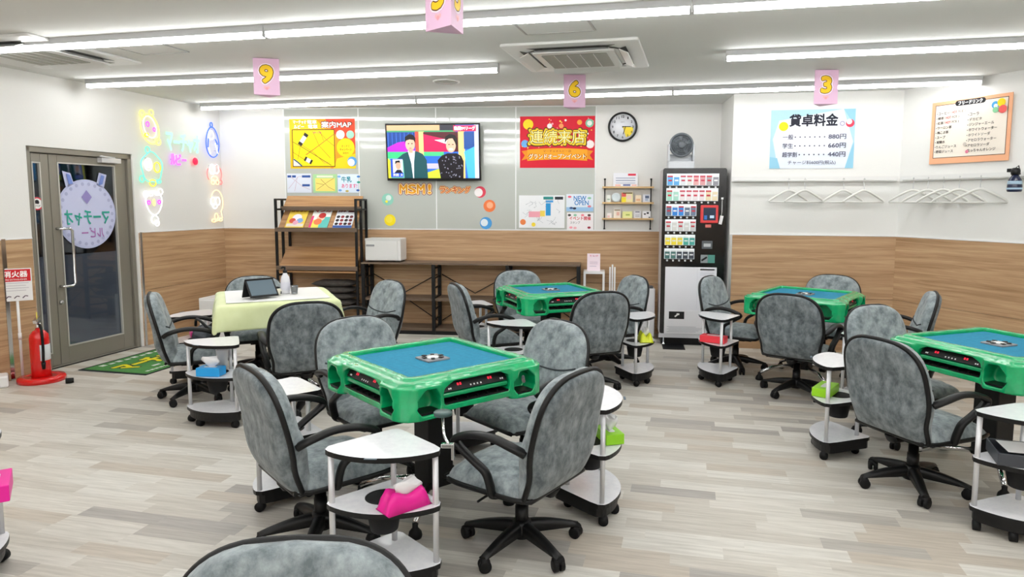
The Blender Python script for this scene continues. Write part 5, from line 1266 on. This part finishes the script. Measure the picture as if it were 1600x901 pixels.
neon('cream neon curl outline with small rings, lowest beside the room corner', 2.625, 1.535, [('#f6d4a4', 1.10, [oval(.02, .05, .11, .15, 22, 0, -.9, 2.9), ([(.09, -.07), (.11, -.15), (.04, -.18), (-.02, -.19)], False), oval(.0, -.13, .03, .04), oval(.075, -.17, .03, .02), oval(-.05, -.18, .035, .02)]), ('#ffffff', 1.00, [oval(-.05, .06, .045, .05), oval(.035, .06, .04, .05), oval(-.02, .0, .04, .03)])])
def neon_text(label, s, z, txt, h, w_, col, stg, extra=None):
    t = thing('neon_lettering', label, 'neon sign', wp('L2', LA+s, .02, z), wang('L2'))
    b = MB(); b.tube([(-.1, 0, .0), (-.1, .019, .0)], .004, 6); b.tube([(.1, 0, .0), (.1, .019, .0)], .004, 6); b.build('standoff', ALU, t)
    cw = w_/len(txt)
    for i, ch in enumerate(txt):
        V, Fc = text_polys(ch); xa, xb = min(v[0] for v in V), max(v[0] for v in V); za, zb = min(v[1] for v in V), max(v[1] for v in V)
        ww, hh = (cw*.9, h) if ch != 'ー' else (cw*.8, h*.12)
        if ch == 'ャ': hh = h*.7
        P = [((v[0]-xa)/(xb-xa)*ww + cw*(i+.5)-ww/2 - w_/2, (v[1]-za)/(zb-za)*hh - (h/2 if ch != 'ー' else hh/2)) for v in V]
        b = MB()
        for q in range(8): b._new([(x+.006*math.cos(PI*q/4), -.006-.00003*q, zz+.006*math.sin(PI*q/4)) for x, zz in P], Fc)
        b.build('neon_letter', glow(col, stg), t)
neon_text('mint green neon katakana lettering between the neon outlines', 2.12, 2.275, 'マーチャオ', .20, .54, '#9be8c4', 1.0)
neon_text('small violet neon katakana lettering below the mint lettering', 2.03, 2.075, 'ルビー', .12, .26, '#d060ee', 1.3)
t = thing('neon_dot', 'glowing red neon dot beside the violet lettering', 'neon sign', wp('L2', LA+2.30, .02, 2.072), wang('L2'))
b = MB(); b.lathe([(.035, 0), (.045, .008), (.03, .018)], 20, ax='Y'); b.build('neon_disc', glow('#f01438', 1.6), t)
b = MB(); b.tube([(0, 0, 0), (0, .019, 0)], .004, 6); b.build('standoff', ALU, t)

# ------------------------------------------------------------------ door mat, extinguisher and its sign
mx, my = -3.92, 6.66
t = thing('door_mat', 'green door mat with yellow and white lettering and dark border before the door', 'mat', (-4.075, 6.52, 0), wang('L2'))
MW, MD = 1.06, .74
b = MB(); b.bb(-.25, -.25+MW, -.60+.0, .16, 0, .006); b.build('mat_border', mat('mat_navy', '#142022', .9), t)
b = MB(); b.bb(-.22, -.25+MW-.03, -.585, .12, .006, .009); b.build('mat_pile', mat('mat_green', '#3f7a3a', .95, noise=('#4b8a44', 60, (1, 1, 1))), t)
def flat_text(txt, x, y, h, w_, cols, par, z=.0094):
    b = MB(); ms = []; V, Fc = text_polys(txt); xa = min(v[0] for v in V); xb = max(v[0] for v in V); ya = min(v[1] for v in V); yb = max(v[1] for v in V)
    for i, (r, c) in enumerate(cols):
        b.mi = i; ms.append(ink(c))
        for q in range(10): b._new([(x-w_/2+(v[0]-xa)*w_/(xb-xa)+r*math.cos(PI*q/5), y-h/2+(v[1]-ya)*h/(yb-ya)+r*math.sin(PI*q/5), z+.0004*i+.00003*q) for v in V], Fc)
    b.build('mat_lettering', ms, par)
flat_text('マーチャオ', .28, -.20, .26, .80, [(.03, '#173018'), (.014, '#e2d91c')], t)
b = MB()
for i in range(9): b.bb(-.1+.095*i, -.1+.095*i+.06, .03, .085-.02*(i % 2), .009, .0096)
for i in range(16): b.bb(-.15+.055*i, -.15+.055*i+.04, -.53, -.50, .009, .0096)
for i in range(4): b.bb(.05+.17*i, .14+.17*i, -.42+.01*(i % 2), -.385, .009, .0096)
b.build('mat_pattern', ink('#d9dcd8'), t)
t = thing('fire_extinguisher', 'red fire extinguisher standing in a red base by the door', 'fire extinguisher', (-4.37, 5.95, .02), .4)
b = MB(); b.lathe([(.07, 0), (.076, .01), (.076, .36), (.07, .40), (.045, .43), (.025, .44), (.022, .46)], 28); RED = mat('extinguisher_red', '#d81010', .25, coat=.5); b.build('cylinder', RED, t)
b = MB(); b.lathe([(.024, .455), (.026, .47), (.02, .50)], 16); b.box((0, -.03, .515), (.03, .12, .012)); b.box((0, -.04, .545), (.026, .14, .01), M=Matrix.Rotation(.2, 4, 'X')); b.build('valve_head', CHROME, t)
b = MB(); b.bb(-.004, .004, -.03, -.02, .55, .60); b.build('safety_pin', mat('pin_yellow', '#e4d25a', .4), t)
b = MB(); b.tube(smooth_path([(.015, -.03, .49), (.04, -.08, .44), (.045, -.088, .30), (.04, -.085, .16)], 6), .011, 8); b.lathe([(.013, .10), (.018, .16)], 10, (.04, -.086, 0)); b.build('hose', RUBBER, t)
b = MB(); b.lathe([(.0765, .17), (.077, .171), (.077, .31), (.0765, .311)], 28); 
for f in list(b.bm.faces):
    c = f.calc_center_median()
    if not (c.x > .02 and c.y < .03): b.bm.faces.remove(f)
b.build('paper_label', ink('#dfe6ea'), t)
t = thing('extinguisher_stand', 'round red plastic floor base under the fire extinguisher', 'stand', (-4.37, 5.95, 0), .4)
b = MB(); b.lathe([(.185, 0), (.185, .03), (.175, .045), (.08, .05), (.08, .019)], 36); b.build('base_dish', RED, t)
sp_ = wp('L2', LA-.04, .055, 0)
t = thing('extinguisher_sign', 'red and white fire extinguisher sign on a white pole by the door', 'sign', sp_, .62)
b = MB(); b.cyl((0, 0, 0), (0, 0, .82), .011, 10); b.lathe([(.014, .36), (.014, .42)], 12); b.build('pole', WHITEP, t)
b = MB(); b.bb(-.115, .115, -.018, -.010, .71, 1.0); b.build('sign_plate', WHITEP, t, bevel=.003)
a = Art(-.018); a.rect(-.107, .885, .107, .992, '#cf1f2a'); a.text('消火器', 0, .95, .055, '#ffffff', .17, 'C', off=.03); a.text('FIRE EXTINGUISHER', 0, .902, .014, '#ffffff', .16, 'C')
for i in range(4): a.rect(-.095, .868-.022*i, .09-.02*(i % 2), .872-.022*i, '#b9b4c0')
for x in (-.06, 0, .06): a.line([(x-.02, .735), (x, .755), (x+.02, .75)], .008, '#5a4a58')
a.build(t)
t = thing('cable_box', 'white plastic cable box with a round black hole on the floor', 'box', wp('L2', LA-.27, .10, 0), wang('L2')+.9)
b = MB(); b.bb(-.09, .09, -.05, .05, 0, .10); b.build('housing', WHITEP, t, bevel=.015); b = MB(); b.lathe([(.026, 0), (.026, .004), (.018, .004)], 20, (.05, -.05, .055), 'Y'); b.build('socket_hole', BLACK, t)
t = thing('door_stop', 'small black rubber door stop on the floor by the extinguisher', 'door stop', (-4.06, 5.86, 0), .5)
b = MB(); b.tube([(-.03, 0, .025), (.03, 0, .025)], [.025, .022], 12); b.build('rubber_block', RUBBER, t, bevel=.003)
